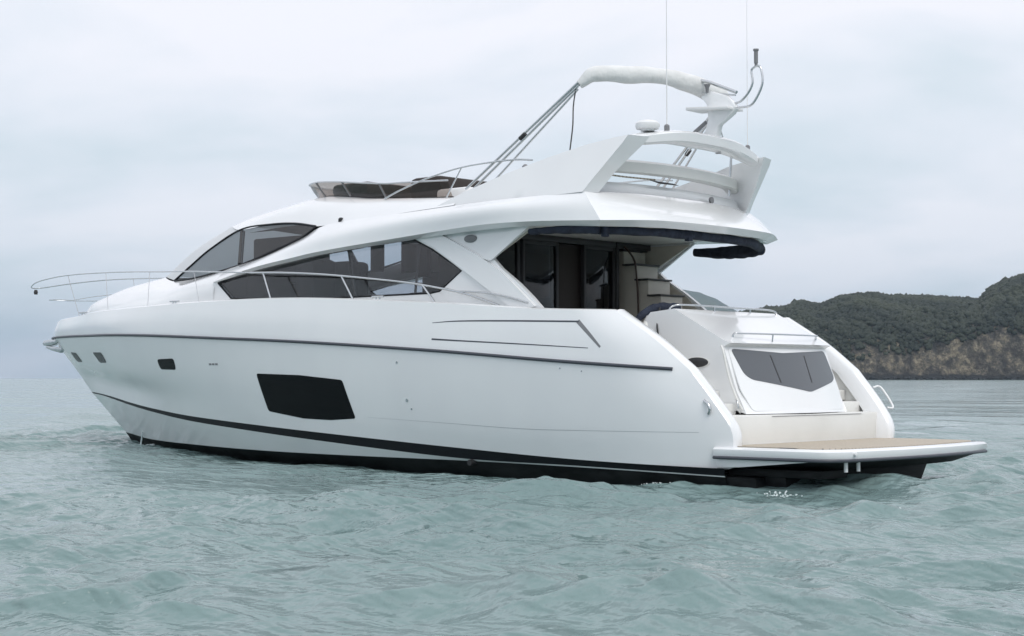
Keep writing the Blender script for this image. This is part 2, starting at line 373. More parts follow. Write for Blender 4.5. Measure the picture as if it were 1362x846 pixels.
# ---------------------------------------------------------------- far land
def camdir(px): return (north + right * ((px - 681) / 2221.86))
CP = Vector((cam.location.x, cam.location.y, 0))
def vnoise(x, y, seed=0):
    xi = np.floor(x).astype(int); yi = np.floor(y).astype(int); fx = x - xi; fy = y - yi
    fx = fx * fx * (3 - 2 * fx); fy = fy * fy * (3 - 2 * fy)
    def h(a, b): v = np.sin(a * 127.1 + b * 311.7 + seed * 74.7) * 43758.5453; return v - np.floor(v)
    return (h(xi, yi) * (1 - fx) + h(xi + 1, yi) * fx) * (1 - fy) + (h(xi, yi + 1) * (1 - fx) + h(xi + 1, yi + 1) * fx) * fy
def fbm(x, y, o=5, seed=0): return sum(vnoise(x * 2 ** i, y * 2 ** i, seed + i) / 2 ** i for i in range(o)) / sum(1 / 2 ** i for i in range(o))
# the headland lies about 1.4 km away: u runs along the shore (metres), v inland
HD = 1400.
Ho = CP + north * HD
def head_h(u, v):                                   # height over the shore
    px = 681 + u / (HD + np.clip(v, 0, 600)) * 2221.86
    tops = np.interp(px, [955, 968, 985, 1025, 1046, 1056, 1066, 1088, 1104, 1117, 1140, 1168, 1181, 1226, 1265, 1304, 1320, 1340, 1362, 1400, 1450, 1600], [0, 80, 94, 101, 102, 108, 112, 106, 112, 118, 121, 123, 119, 119, 117, 115, 131, 142, 149, 156, 150, 120]) * .63 - 4
    tops = np.maximum(tops, 0)
    cliff = np.interp(px, [985, 1000, 1050, 1103, 1150, 1200, 1256, 1276, 1362, 1500], [0, 12, 24, 34, 36, 32, 42, 50, 52, 50]) * .63
    cliff = np.minimum(cliff, tops)
    h = cliff * np.clip(v / 16., 0, 1) ** .7 + (tops - cliff) * (1 - np.exp(-np.maximum(v - 4, 0) / 38.)) * (1 + np.clip(v, 0, 150) / HD)
    h *= 1 - np.clip((v - 220) / 300., 0, 1) ** 2
    h += (fbm(u / 34, v / 34, 4, 3) - .5) * 9 * np.clip(v / 10, 0, 1) * np.clip(tops / 20, 0, 1) * np.clip(1.6 - v / 90, .25, 1)
    g = fbm(u / 8, v / 8, 4, 9) - .5
    h += g * 13 * np.clip(v / 5, 0, 1) * np.clip(tops / 20, 0, 1) * np.clip(1.4 - v / 60, .2, 1)
    return np.where(v < 0, v * .4, h)
def build_headland():
    U = np.arange(170, 620, 1.6); Vv = np.concatenate([np.arange(-14, 60, 1.6), np.arange(60, 560, 7)])
    u, v = np.meshgrid(U, Vv, indexing='ij'); h = head_h(u, v)
    sh = 10 * (fbm(u / 60, 0 * u, 4, 21) - .5)       # wavy shoreline
    P = np.array(Ho)[None, None, :] + u[..., None] * np.array(right) + (v + sh)[..., None] * np.array(north); P[..., 2] = h - .3
    Vx, F = grid(P); o = build('headland', Vx, F, principled('cliff_rock', (.2, .17, .14), .9), ang=180)
    m = o.data.materials[0]; t = m.node_tree; b = t.nodes['Principled BSDF']
    tc = t.nodes.new('ShaderNodeTexCoord'); n = t.nodes.new('ShaderNodeTexNoise'); n.inputs['Scale'].default_value = .085; n.inputs['Detail'].default_value = 10; n.inputs['Roughness'].default_value = .74
    r = t.nodes.new('ShaderNodeValToRGB'); cs = r.color_ramp
    cs.elements[0].position = .34; cs.elements[0].color = (.022, .023, .024, 1); cs.elements[1].position = .70; cs.elements[1].color = (.38, .335, .27, 1)
    for p, c in ((.43, (.05, .046, .042, 1)), (.50, (.11, .098, .08, 1)), (.57, (.24, .205, .145, 1))): e = cs.elements.new(p); e.color = c
    t.links.new(tc.outputs['Object'], n.inputs[0]); t.links.new(n.outputs[0], r.inputs[0])
    vo = t.nodes.new('ShaderNodeTexVoronoi'); vo.feature = 'DISTANCE_TO_EDGE'; vo.inputs['Scale'].default_value = .16; mpv = t.nodes.new('ShaderNodeMapping'); mpv.inputs['Scale'].default_value = (1, 1, .55)
    wn = t.nodes.new('ShaderNodeTexNoise'); wn.inputs['Scale'].default_value = .2; wn.inputs['Detail'].default_value = 5; wa = t.nodes.new('ShaderNodeVectorMath'); wa.operation = 'MULTIPLY_ADD'; wa.inputs[1].default_value = (26, 26, 26)
    t.links.new(tc.outputs['Object'], wn.inputs[0]); t.links.new(wn.outputs[1], wa.inputs[0]); t.links.new(tc.outputs['Object'], wa.inputs[2]); t.links.new(wa.outputs[0], mpv.inputs[0]); t.links.new(mpv.outputs[0], vo.inputs[0])
    cv = t.nodes.new('ShaderNodeMapRange'); cv.inputs[1].default_value = .0; cv.inputs[2].default_value = .22; cv.inputs[3].default_value = .5; cv.inputs[4].default_value = 1.0; t.links.new(vo.outputs[0], cv.inputs[0])
    mc = t.nodes.new('ShaderNodeVectorMath'); mc.operation = 'SCALE'; t.links.new(r.outputs[0], mc.inputs[0]); t.links.new(cv.outputs[0], mc.inputs['Scale'])
    # tide-stained foot of the rocks: wet dark band by height
    s = t.nodes.new('ShaderNodeSeparateXYZ'); t.links.new(tc.outputs['Object'], s.inputs[0])
    n2 = t.nodes.new('ShaderNodeTexNoise'); n2.inputs['Scale'].default_value = .12; t.links.new(tc.outputs['Object'], n2.inputs[0])
    ad = t.nodes.new('ShaderNodeMath'); ad.operation = 'MULTIPLY_ADD'; t.links.new(n2.outputs[0], ad.inputs[0]); ad.inputs[1].default_value = -5; t.links.new(s.outputs[2], ad.inputs[2])
    mr = t.nodes.new('ShaderNodeMapRange'); mr.inputs[1].default_value = 1.2; mr.inputs[2].default_value = 3.2; t.links.new(ad.outputs[0], mr.inputs[0])
    mx = t.nodes.new('ShaderNodeMix'); mx.data_type = 'RGBA'; mx.inputs[6].default_value = (.022, .024, .026, 1); t.links.new(mr.outputs[0], mx.inputs[0]); t.links.new(mc.outputs[0], mx.inputs[7])
    t.links.new(mx.outputs[2], b.inputs['Base Color'])
    bp = t.nodes.new('ShaderNodeBump'); bp.inputs['Distance'].default_value = 4; bp.inputs['Strength'].default_value = 1; t.links.new(n.outputs[0], bp.inputs['Height']); t.links.new(bp.outputs[0], b.inputs['Normal'])
    tag(o, kind='structure')
    # wood: thousands of small crowns with uneven leafy surfaces, one mass
    bm = bmesh.new(); bmesh.ops.create_icosphere(bm, subdivisions=2, radius=1); base = np.array([v.co[:] for v in bm.verts]); fc = np.array([[v.index for v in f.verts] for f in bm.faces]); bm.free()
    uu = rng.uniform(185, 540, 52000); vv = rng.uniform(2, 235, 52000)
    hh = head_h(uu, vv); px = 681 + uu / (HD + vv) * 2221.86
    lim = np.interp(px, [985, 1000, 1050, 1103, 1150, 1200, 1256, 1276, 1310, 1362, 1500], [4, 8, 18, 30, 36, 34, 48, 60, 62, 66, 60]) * .63 + (fbm(uu / 16, hh / 9, 4, 33) - .5) * 34
    lim = np.minimum(lim, np.where(vv > 45, 20, 46))
    keep = (hh > lim) & (hh > 3); uu, vv, hh = uu[keep], vv[keep], hh[keep]
    shr = 10 * (fbm(uu / 60, 0 * uu, 4, 21) - .5)
    VV = []; FF = []; base2, fc2 = base, fc
    bm = bmesh.new(); bmesh.ops.create_icosphere(bm, subdivisions=1, radius=1); base = np.array([v.co[:] for v in bm.verts]); fc = np.array([[v.index for v in f.verts] for f in bm.faces]); bm.free()
    for i in range(len(uu)):
        s = rng.uniform(1.0, 2.9) * (1.25 if rng.random() < .12 else 1)
        j = 1 + .45 * (rng.random(len(base)) - .5) * 2
        p = base * j[:, None] * np.array([s, s, s * rng.uniform(.7, 1.05)])
        c = np.array(Ho) + uu[i] * np.array(right) + (vv[i] + shr[i]) * np.array(north); c[2] = hh[i] + s * .35
        VV.append(p + c); FF.append(fc + i * len(base))
    VV = np.concatenate(VV); FF = np.concatenate(FF)
    me = bpy.data.meshes.new('wood'); me.vertices.add(len(VV)); me.vertices.foreach_set('co', VV.astype(np.float32).ravel())
    me.loops.add(FF.size); me.loops.foreach_set('vertex_index', FF.ravel().astype(np.int32)); me.polygons.add(len(FF)); me.polygons.foreach_set('loop_start', np.arange(0, FF.size, 3, dtype=np.int32)); me.polygons.foreach_set('loop_total', np.full(len(FF), 3, np.int32)); me.update()
    mm = vary(principled('foliage', (.04, .06, .03), .8), .03, (.011, .018, .011), (.037, .045, .027), detail=10, lo=.38, hi=.64)
    me.materials.append(mm); wo = bpy.data.objects.new('wood', me); COL.objects.link(wo)
    tag(wo, 'dark green wood covering the rocky headland', 'wood', 'stuff')
    base, fc = base2, fc2
    # boulders along the tide line
    VV = []; FF = []; k = 0
    for i in range(900):
        u = rng.uniform(160, 700); v = rng.normal(1.5, 2.5); s = rng.uniform(.8, 2.8)
        j = 1 + .5 * (rng.random(len(base)) - .5) * 2; p = base * j[:, None] * np.array([s * 1.4, s * 1.2, s * .8])
        c = np.array(Ho) + u * np.array(right) + (v + 10 * float(fbm(np.array([u / 60]), np.array([0.]), 4, 21)[0] - .5)) * np.array(north); c[2] = rng.uniform(-.4, .8)
        VV.append(p + c); FF.append(fc + i * len(base))
    V_ = np.concatenate(VV); F_ = np.concatenate(FF)
    bo = build('shore_rocks', V_.tolist(), F_.tolist(), m, smooth=False, merge=False)
    tag(bo, 'dark tumbled boulders along the waterline of the headland', 'rocks', 'stuff')
build_headland()
def build_far_hill():
    D = 6500.; o0 = CP + north * D
    U = np.linspace(100, 1900, 120); Vv = np.linspace(0, 2400, 50)
    u, v = np.meshgrid(U, Vv, indexing='ij'); px = 681 + u / D * 2221.86
    tops = np.interp(px, [700, 780, 850, 905, 940, 975, 1005, 1040, 1100, 1200], [0, 60, 98, 114, 115, 110, 98, 84, 40, 0]) * 2.93 * 1.18
    h = tops * np.sin(np.clip(v / 2400, 0, 1) * math.pi) ** .7 + (fbm(u / 260, v / 260, 5, 4) - .5) * 60 * np.clip(v / 200, 0, 1) * np.clip(tops / 100, 0, 1)
    P = np.array(o0)[None, None, :] + u[..., None] * np.array(right) + v[..., None] * np.array(north); P[..., 2] = np.maximum(h, -.5)
    V, F = grid(P); o = build('hill', V, F, vary(principled('far_woods', (.05, .07, .04), .9), .004, (.035, .055, .04), (.06, .08, .05), detail=8), ang=180); tag(o, kind='structure')
build_far_hill()
def build_haze():
    V, F = box(-15000, 15000, -15000, 15000, -3, 460)
    o = build('haze', V, F, bpy.data.materials.new('haze_air'), smooth=False, merge=False); m = o.data.materials[0]; m.use_nodes = True; t = m.node_tree; t.nodes.clear()
    oo = t.nodes.new('ShaderNodeOutputMaterial'); p = t.nodes.new('ShaderNodeVolumePrincipled'); p.inputs['Density'].default_value = 6e-5; p.inputs['Color'].default_value = (.68, .83, .99, 1); p.inputs['Anisotropy'].default_value = .2
    t.links.new(p.outputs[0], oo.inputs['Volume']); tag(o, kind='stuff'); o['label'] = 'thin sea haze over the whole bay'; o['category'] = 'haze'
build_haze()

# ---------------------------------------------------------------- the yacht (bow towards +x, port towards +y, keel line on y=0)
Y = bpy.data.objects.new('motor_yacht', None); COL.objects.link(Y)
tag(Y, 'white flybridge motor yacht with dark tinted windows floating on the grey-green bay', 'yacht')
# hull side: rows from the deck edge down to the chine, columns from stern to bow
HX = [
 # deck edge
 [(1.80,2.30,2.285),(3.04,2.37,2.335),(5.06,2.42,2.48),(8.03,2.42,2.64),(10.51,2.30,2.67),(12.62,2.01,2.66),(14.36,1.61,2.65),(15.6,1.25,2.64),(16.9,.76,2.60),(17.95,.42,2.57),(18.72,0,2.53)],
 [(1.12,2.31,1.88),(2.8,2.42,1.98),(5.03,2.47,2.12),(8.0,2.48,2.29),(10.45,2.37,2.37),(12.55,2.09,2.41),(14.3,1.71,2.42),(15.55,1.32,2.42),(16.9,.83,2.41),(18.1,.41,2.38),(18.84,0,2.37)],
 # rub rail
 [(.57,2.29,1.47),(2.6,2.44,1.60),(4.98,2.5,1.77),(7.93,2.5,1.94),(10.38,2.39,2.045),(12.45,2.13,2.125),(14.14,1.76,2.17),(15.5,1.33,2.19),(16.9,.82,2.21),(18.15,.38,2.215),(18.90,0,2.215)],
 [(.17,2.26,1.0),(2.5,2.41,1.12),(4.95,2.46,1.22),(7.9,2.43,1.32),(10.2,2.29,1.40),(12.2,2.0,1.46),(13.8,1.62,1.50),(15.1,1.19,1.55),(16.4,.72,1.62),(17.35,.37,1.66),(18.14,0,1.66)],
 # faint lower knuckle
 [(-.06,2.22,.63),(2.4,2.355,.64),(4.9,2.385,.70),(7.85,2.33,.80),(10.1,2.17,.93),(12.0,1.86,1.05),(13.5,1.46,1.15),(14.8,1.03,1.24),(16.0,.6,1.33),(16.9,.28,1.4),(17.72,0,1.33)],
 # chine
 [(.0,2.20,.19),(2.4,2.26,.24),(4.75,2.29,.345),(7.8,2.26,.50),(10.0,2.08,.61),(11.8,1.79,.70),(13.3,1.43,.80),(14.5,1.07,.89),(15.6,.68,.98),(16.5,.35,1.04),(17.42,0,1.08)],
]
hull_rows = [cr1(r, 120) for r in HX]
# spline columns but keep a crisp knuckle at the rub rail and at the lower line
def hull_grid():
    G = np.array(hull_rows); seg = [G[:3], G[2:6]]; out = []
    for s in seg:
        n = (len(s) - 1) * 4 + 1; g = np.array([cr1(s[:, j], n) for j in range(G.shape[1])]).transpose(1, 0, 2); out.append(g if not out else g[1:])
    g = np.concatenate(out)
    return g
HG = hull_grid()
HG[..., 1] = np.maximum(HG[..., 1], 0)
# soften the stern quarter: the side turns in towards the wing edge
NV, NU = HG.shape[:2]
tt = np.linspace(0, 1, NU); HG[:, :, 1] -= (.13 * np.clip(1 - tt / .055, 0, 1) ** 2)[None, :]
V, F = grid(HG)
hull_out = build('hull', V, F, GEL, Y, mirror=True, ang=20)
HB = bvh_of(hull_out); hy = on_side(HB)
# capping and inner bulwark, and the thick rounded stern wing
edge = HG[:, 0]; top = HG[0]
def cap():
    c = np.array([top + (0, 0, 0), top + (0, -.03, .018), top + (0, -.10, .02), top + (0, -.14, -.01), top + (0, -.15, -.22)]); c[..., 1] = np.maximum(c[..., 1], 0)
    V, F = grid(c); build('bulwark_capping', V, F, GEL, Y, mirror=True, ang=60)
    e = np.array([edge, edge + (-.035, -.05, .02), edge + (-.04, -.14, .02), edge + (.0, -.21, -.01), edge + (.25, -.215, -.03)])
    V, F = grid(e); build('stern_wing', V, F, GEL, Y, mirror='pair', ang=60)
cap()
# liner of the cockpit and stairwell
wing = [(float(p[0]) + .10, float(p[2]) - .06) for p in edge if p[2] > .5]
lin = [(4.35, 1.2), (4.35, 2.30), (3.0, 2.27), (1.95, 2.23)] + wing[1:] + [(.1, .45), (1.2, .45), (1.6, 1.2)]
for s in (1, -1): prism('cockpit_lining', lin, s * 1.99, s * 2.05, CREAM, Y, bevel=.006)
# bottom: stripe under the chine, lower hull, antifouling
C1 = HX[5]
C2 = [(.02,2.16,.10),(2.4,2.21,.15),(4.75,2.24,.19),(7.8,2.22,.365),(10.0,2.05,.50),(11.8,1.765,.61),(13.3,1.41,.73),(14.5,1.055,.835),(15.6,.672,.935),(16.5,.347,1.01),(17.38,0,1.05)]
A_ = [(.02,2.15,.085),(2.4,2.19,.13),(4.5,2.20,.15),(7.2,2.12,.145),(9.2,1.95,.145),(10.8,1.70,.155),(12.2,1.40,.17),(13.4,1.07,.18),(14.5,.70,.20),(15.3,.38,.235),(16.2,0,.27)]
B_ = [(.02,2.0,-.30),(2.4,2.02,-.3),(4.6,1.95,-.3),(7.4,1.62,-.3),(9.5,1.28,-.3),(11.2,.95,-.3),(12.7,.62,-.3),(13.7,.38,-.3),(14.5,.2,-.3),(15.0,.08,-.3),(15.5,0,-.3)]
K_ = [(.02,0,-.9),(2.4,0,-.9),(4.6,0,-.9),(7.4,0,-.9),(9.5,0,-.88),(11.2,0,-.84),(12.7,0,-.75),(13.7,0,-.65),(14.5,0,-.55),(15.0,0,-.45),(15.5,0,-.32)]
loft('chine_shade_stripe', [C1, C2], BLACK, Y, nu=120, curve_v=False)  # black paint that also holds the shadow under the chine step
loft('lower_hull', [C2, A_], GEL, Y, nu=120, curve_v=False)
loft('antifouling', [A_, B_, K_], ANTI, Y, nu=120, curve_v=False, ang=60)
prism('transom', [(-2.12, .09), (2.12, .09), (2.0, -.30), (0, -.9), (-2.0, -.30)], -.42, .06, ANTI, Y, axis='x', bevel=.03)
# rub rail
def rail_path(s): return [(p[0], s * (hy(p[0], p[2]) + .006 if p[1] > .02 else 0), p[2]) for p in cr1(HX[2], 90)[1:]]
for s in (1, -1): tube('rub_rail', rail_path(s), .024, GREYL, Y, n=8)
# deck sheet
dk = [(p[0], max(p[1] - .13, 0), p[2] - .16) for p in HX[0]][1:]; dk[0] = (3.3, 2.25, 2.19)
loft('deck', [dk, [(p[0], 0, p[2] + .04) for p in dk]], CREAM, Y, nu=60, curve_v=False)
# hull windows, portholes, small fittings
decal('hull_window', rounded([(9.17,1.44),(8.03,1.412),(7.0,1.335),(6.79,.735),(7.4,.70),(8.08,.715),(9.0,.82)], .05), hy, DGLASS, Y, off=.004)
decal('hull_window_frame', rounded([(9.22,1.465),(8.03,1.437),(6.98,1.36),(6.745,.71),(7.4,.675),(8.09,.69),(9.04,.80)], .05), hy, BLACK, Y, off=-.004)
for poly in ([(17.52,1.90),(17.1,1.88),(16.9,1.69),(17.32,1.70)], [(15.78,1.87),(15.16,1.86),(15.02,1.66),(15.5,1.66)], [(12.37,1.70),(11.73,1.71),(11.71,1.51),(12.31,1.52)]):
    po = decal('porthole', rounded(poly, .07), hy, DGLASS, Y, off=.006, step=.05)
    c = np.mean(poly, 0); fr = [tuple(c + (np.array(p) - c) * 1.12) for p in poly]
    for s in (1, -1): slab('porthole_frame', rounded(fr, .08), [], lambda x, z: hy(x, z) - .001, .02, GREYL, Y, .05, sgn=s)
    # small bright reflection catcher: the opening catch
for i in range(3): decal('vent_slot', [(10.54 - i * .1, 1.615), (10.47 - i * .1, 1.615), (10.47 - i * .1, 1.585), (10.54 - i * .1, 1.585)], hy, GREYC, Y, step=.05)
for x, z, r in ((5.74,1.60,.022),(5.58,1.03,.028),(5.50,.90,.018),(2.57,1.50,.012),(2.2,1.46,.01)):
    decal('skin_fitting', [(x + r * math.cos(a), z + r * math.sin(a)) for a in np.linspace(0, 6.283, 10)[:-1]], hy, STEEL, Y, step=.05)
ribbon('styling_groove', [(5.02,2.182),(4.5,2.196),(3.6,2.18),(2.29,2.143)], [.008,.018,.022,.024], hy, GREYL, Y, off=.002)
ribbon('styling_groove', [(2.31,2.15),(2.1,1.97),(1.9,1.785)], [.06,.05,.03], hy, GREYC, Y, off=.002)
ribbon('styling_groove', [(5.01,1.94),(4.4,1.905),(3.2,1.84),(2.1,1.775)], [.026,.02,.016,.01], hy, GREYL, Y, off=.002)
ribbon('knuckle_line', [(6.5,.76),(4.9,.705),(3.4,.65),(2.4,.645),(.4,.655)], [.002,.006,.008,.008,.006], hy, LGREY, Y, off=.0015)
# water outlet over the stern quarter and exhaust stub
tube('exhaust_stub', [(4.42,2.0,.16),(4.42,2.3,.13)], .045, DARKP, Y); tube('exhaust_stub', [(4.42,-2.0,.16),(4.42,-2.3,.13)], .045, DARKP, Y)
for s in (1, -1):
    c = tube('fairlead', [(.33,s*2.17,1.07),(.25,s*2.2,1.03),(.22,s*2.2,.95),(.26,s*2.17,.9)], .022, STEEL, Y, smooth=14)
# anchor roller and anchor
ar = prism('anchor_roller', [(18.6,2.18),(18.6,2.12),(18.85,2.06),(19.12,2.06),(19.18,2.11),(19.12,2.17),(18.9,2.19)], -.07, .07, STEEL, Y, bevel=.01)
an = prism('anchor', [(18.45,2.0),(18.85,2.04),(19.08,2.07),(19.10,2.01),(18.85,1.95),(18.55,1.90)], -.04, .04, STEEL, Y, bevel=.01)

# ------------------------------------------------ superstructure
Rw1 = [(14.55,0,3.35),(14.05,.62,3.30),(13.1,1.12,3.165),(12.3,1.27,3.18),(11.5,1.38,3.25),(11.0,1.44,3.325)]
loft('coachroof', [Rw1,
  [(15.6,0,3.21),(15.1,.72,3.14),(13.9,1.22,3.01),(12.9,1.45,2.99),(12.0,1.60,3.06),(11.0,1.68,3.18)],
  [(16.5,0,3.05),(15.95,.66,2.98),(14.5,1.27,2.83),(13.2,1.58,2.80),(12.2,1.74,2.86),(11.0,1.832,2.96)],
  [(17.1,0,2.90),(16.55,.62,2.82),(14.85,1.28,2.68),(13.4,1.62,2.66),(12.3,1.79,2.68),(11.0,1.850,2.72)],
  [(17.6,0,2.52),(16.95,.56,2.50),(15.1,1.28,2.48),(13.5,1.65,2.48),(12.35,1.82,2.48),(11.0,1.868,2.45)]], GEL, Y, nu=70, vs=5, ang=60)
# windscreen under its white cover
Pil = [(13.08,1.13,3.18),(12.15,1.17,3.62),(11.05,1.22,4.0)]
loft('windscreen_cover', [Pil, [(14.0,.64,3.31),(13.05,.70,3.76),(11.9,.72,4.15)], [(14.5,0,3.36),(13.55,0,3.82),(12.45,0,4.23)]], COVER, Y, nu=24, vs=6)
# wheelhouse side glass (port and starboard)
WB = [(13.08,1.13,3.175),(12.3,1.27,3.19),(11.4,1.39,3.27),(10.5,1.50,3.385),(9.5,1.58,3.59),(8.95,1.61,3.72),(8.6,1.62,3.86)]
WT = [(13.06,1.13,3.19),(12.5,1.155,3.46),(11.95,1.175,3.71),(11.05,1.22,4.0),(10.1,1.33,4.03),(9.3,1.45,3.99),(8.6,1.60,3.89)]
for s in (1, -1):
    V, F = grid(net([[(x, s * y, z) for x, y, z in WB], [(x, s * y, z) for x, y, z in WT]], 50, vs=4, curve_v=False))
    w = build('wheelhouse_window', V, F, TINT2, Y)
    lp = np.concatenate([cr1(WB, 40), cr1(WT, 40)[::-1]]) * (1, s, 1) + (0, s * .006, 0)
    tube('window_seal', list(lp) + [lp[0]], .019, BLACK, w, n=6)
    tube('window_mullion', [(10.78, s * 1.44, 3.37), (11.0, s * 1.21, 3.97)], .045, DARKP, w, n=6)
# roof of the wheelhouse running aft into the flybridge coaming
r2 = [(12.45,0,4.23),(11.9,.72,4.15),(11.05,1.22,4.0),(10.1,1.33,4.03),(9.3,1.45,3.99),(8.6,1.60,3.89),(7.5,1.82,3.89),(6.0,1.98,3.93),(5.0,2.03,3.96)]
loft('wheelhouse_roof', [r2,
  [(12.2,0,4.27),(11.6,.72,4.22),(10.75,1.12,4.17),(9.95,1.22,4.23),(9.2,1.31,4.24),(8.5,1.43,4.19),(7.5,1.63,4.12),(6.0,1.82,4.08),(5.0,1.92,4.06)],
  [(11.6,0,4.39),(11.1,.62,4.34),(10.4,.92,4.33),(9.8,1.04,4.37),(9.1,1.13,4.39),(8.4,1.24,4.36),(7.5,1.44,4.27),(6.0,1.66,4.17),(5.0,1.8,4.1)],
  [(10.4,0,4.53),(10.2,.45,4.50),(9.8,.62,4.50),(9.4,.75,4.50),(8.9,.86,4.49),(8.3,.97,4.43),(7.5,1.15,4.31),(6.0,1.4,4.17),(5.0,1.6,4.1)],
  [(9.8,0,4.54),(9.7,0,4.54),(9.5,0,4.54),(9.2,0,4.54),(8.8,0,4.53),(8.3,0,4.46),(7.5,0,4.33),(6.0,0,4.17),(5.0,0,4.1)]], GEL, Y, nu=80, vs=4, ang=50)
# sweeping side moulding and the overhang over side deck and cockpit
Uc = [(11.0,1.44,3.325),(10.0,1.545,3.46),(8.95,1.62,3.70),(8.1,1.73,3.89),(6.0,1.985,3.925),(4.3,2.07,3.965),(3.3,2.07,3.975),(2.45,2.05,3.98)]
Mc = [(11.0,1.69,3.18),(10.0,1.82,3.33),(8.9,1.92,3.53),(7.95,2.0,3.66),(6.0,2.14,3.77),(4.3,2.25,3.83),(3.2,2.23,3.825),(2.25,2.16,3.80)]
Lc = [(11.0,1.85,3.045),(9.75,2.02,3.225),(8.75,2.06,3.335),(7.85,2.09,3.42),(5.9,2.16,3.53),(4.3,2.26,3.60),(3.2,2.27,3.59),(2.02,2.22,3.535)]
Lu = [(11.0,1.84,3.03),(9.75,1.95,3.185),(8.75,1.97,3.295),(7.85,1.99,3.38),(5.9,2.04,3.49),(4.3,2.14,3.54),(3.2,2.15,3.53),(2.14,2.1,3.465)]
Lv = [(11.0,1.80,3.02),(9.75,1.80,3.20),(8.75,1.8,3.31),(7.85,1.8,3.40),(5.9,1.8,3.52),(4.3,1.8,3.56),(3.2,1.8,3.56),(2.2,1.8,3.54)]
gU = np.concatenate([net([Uc, Mc, Lc], 90, vs=5), net([Lc, Lu, Lv], 90, vs=1, curve_v=False)[1:]])
V, F = grid(gU); build('flybridge_moulding', V, F, GEL, Y, mirror='pair', ang=26)
# ceiling over cockpit and saloon
prism('cockpit_ceiling', [(2.0,2.0),(1.72,1.0),(1.65,0),(1.72,-1.0),(2.0,-2.0),(6.4,-1.80),(6.4,1.80)], 3.555, 3.60, CREAM, Y, axis='z', bevel=.005)
# aft face of the flybridge
def aft_row(pts): return pts + [(x, -y, z) for x, y, z in pts[::-1][1:]]
AT = aft_row([(2.45,2.05,3.98),(2.30,1.4,4.0),(2.22,.7,4.01),(2.2,0,4.01)])
AM = aft_row([(2.25,2.16,3.80),(1.85,1.45,3.72),(1.70,.75,3.70),(1.66,0,3.70)])
AE = aft_row([(2.02,2.22,3.535),(1.66,1.5,3.56),(1.52,.8,3.56),(1.48,0,3.56)])
AF = aft_row([(2.14,2.1,3.465),(1.76,1.45,3.47),(1.62,.8,3.47),(1.58,0,3.47)])
AG = aft_row([(2.3,1.98,3.54),(2.1,1.4,3.56),(2.0,.7,3.56),(1.95,0,3.56)])
gA = np.concatenate([net([AT, AM, AE], 50, vs=5), net([AE, AF, AG], 50, vs=1, curve_v=False)[1:]])
V, F = grid(gA); fa = build('flybridge_stern', V, F, GEL, Y, ang=30)
CA0 = aft_row([(2.45,2.0,3.95),(2.38,1.4,3.97),(2.3,.7,3.98),(2.28,0,3.98)])
loft('flybridge_coaming', [CA0, [(x + .1, y * .97, z + .20) for x, y, z in CA0], [(x + .45, y * .95, z + .20) for x, y, z in CA0]], GEL, Y, nu=50, curve_v=False, mirror=False, thick=.02)
add_box('flybridge_floor', (2.6, 6.5, -1.85, 1.85, 3.75, 3.8), CREAM, Y)
# seat back bar across the aft end of the flybridge
SB = aft_row([(2.50,1.76,4.26),(2.35,1.4,4.29),(2.25,.7,4.305),(2.22,0,4.31)])
V, F = [], []
for dx_, dz_ in ((0, 0), (-.04, .02), (-.05, .16), (.02, .2), (.16, .2), (.18, .02), (0, 0)): V.append([(x + dx_, y, z + dz_) for x, y, z in SB])
V2, F2 = grid(net(V, 50, curve_v=False)); build('seat_back', V2, F2, CREAM, Y, ang=50)
tube('seat_piping', [(2.52, 1.85, 4.27), (2.38, 1.2, 4.25), (2.3, .6, 4.255)], .012, TEAK, Y)
for yy in (-1.5,): tube('grab_post', [(2.45, yy, 4.2), (2.4, yy, 4.86)], .02, STEEL, Y)
prism('cup_recess', [(.75, 4.235), (.2, 4.232), (.05, 4.215), (.5, 4.205)], 2.27, 2.30, DARKP, Y, axis='x', bevel=.004)
lathe('deck_speaker', [(.05, 0), (.05, .03), (.03, .035)], (2.24, -.75, 4.06), GREYC, Y, n=14, axis='x')
# side wings of the flybridge arch
wp = [(5.6,3.91),(4.9,4.15),(4.1,4.365),(3.3,4.54),(2.6,4.67),(2.1,4.73),(1.86,4.745),(1.93,4.64),(2.35,4.12),(2.46,3.97)]
for s in (1, -1):
    P, T = sheet(wp, [], .15); n = len(P)
    fo = lambda x, z: float(np.interp(x, [3.0, 5.6], [2.085, 1.985])) - (z - 3.95) * .36
    th = lambda x, z: .07 + (.17 + .12 * max(0., min(1., (z - 4.3) / .4))) * float(np.interp(x - (4.7 - z) * .8, [1.0, 1.9, 3.0], [1, 1, 0]))
    Vv = [(x, s * fo(x, z), z) for x, z in P] + [(x - .10 * float(np.interp(x - (4.7 - z) * .8, [1.0, 1.9, 2.4], [1, 1, 0])), s * (fo(x, z) - th(x, z)), z) for x, z in P]
    Ff = list(T) + [tuple(n + i for i in f[::-1]) for f in T]
    cnt = {}
    for f in T:
        for i in range(3):
            a, b = f[i], f[(i + 1) % 3]; cnt.setdefault(frozenset((a, b)), []).append((a, b))
    for k, v in cnt.items():
        if len(v) == 1: a, b = v[0]; Ff.append((b, a, n + a, n + b))
    build('arch_wing', Vv, Ff, GEL, Y, merge=False, ang=35)
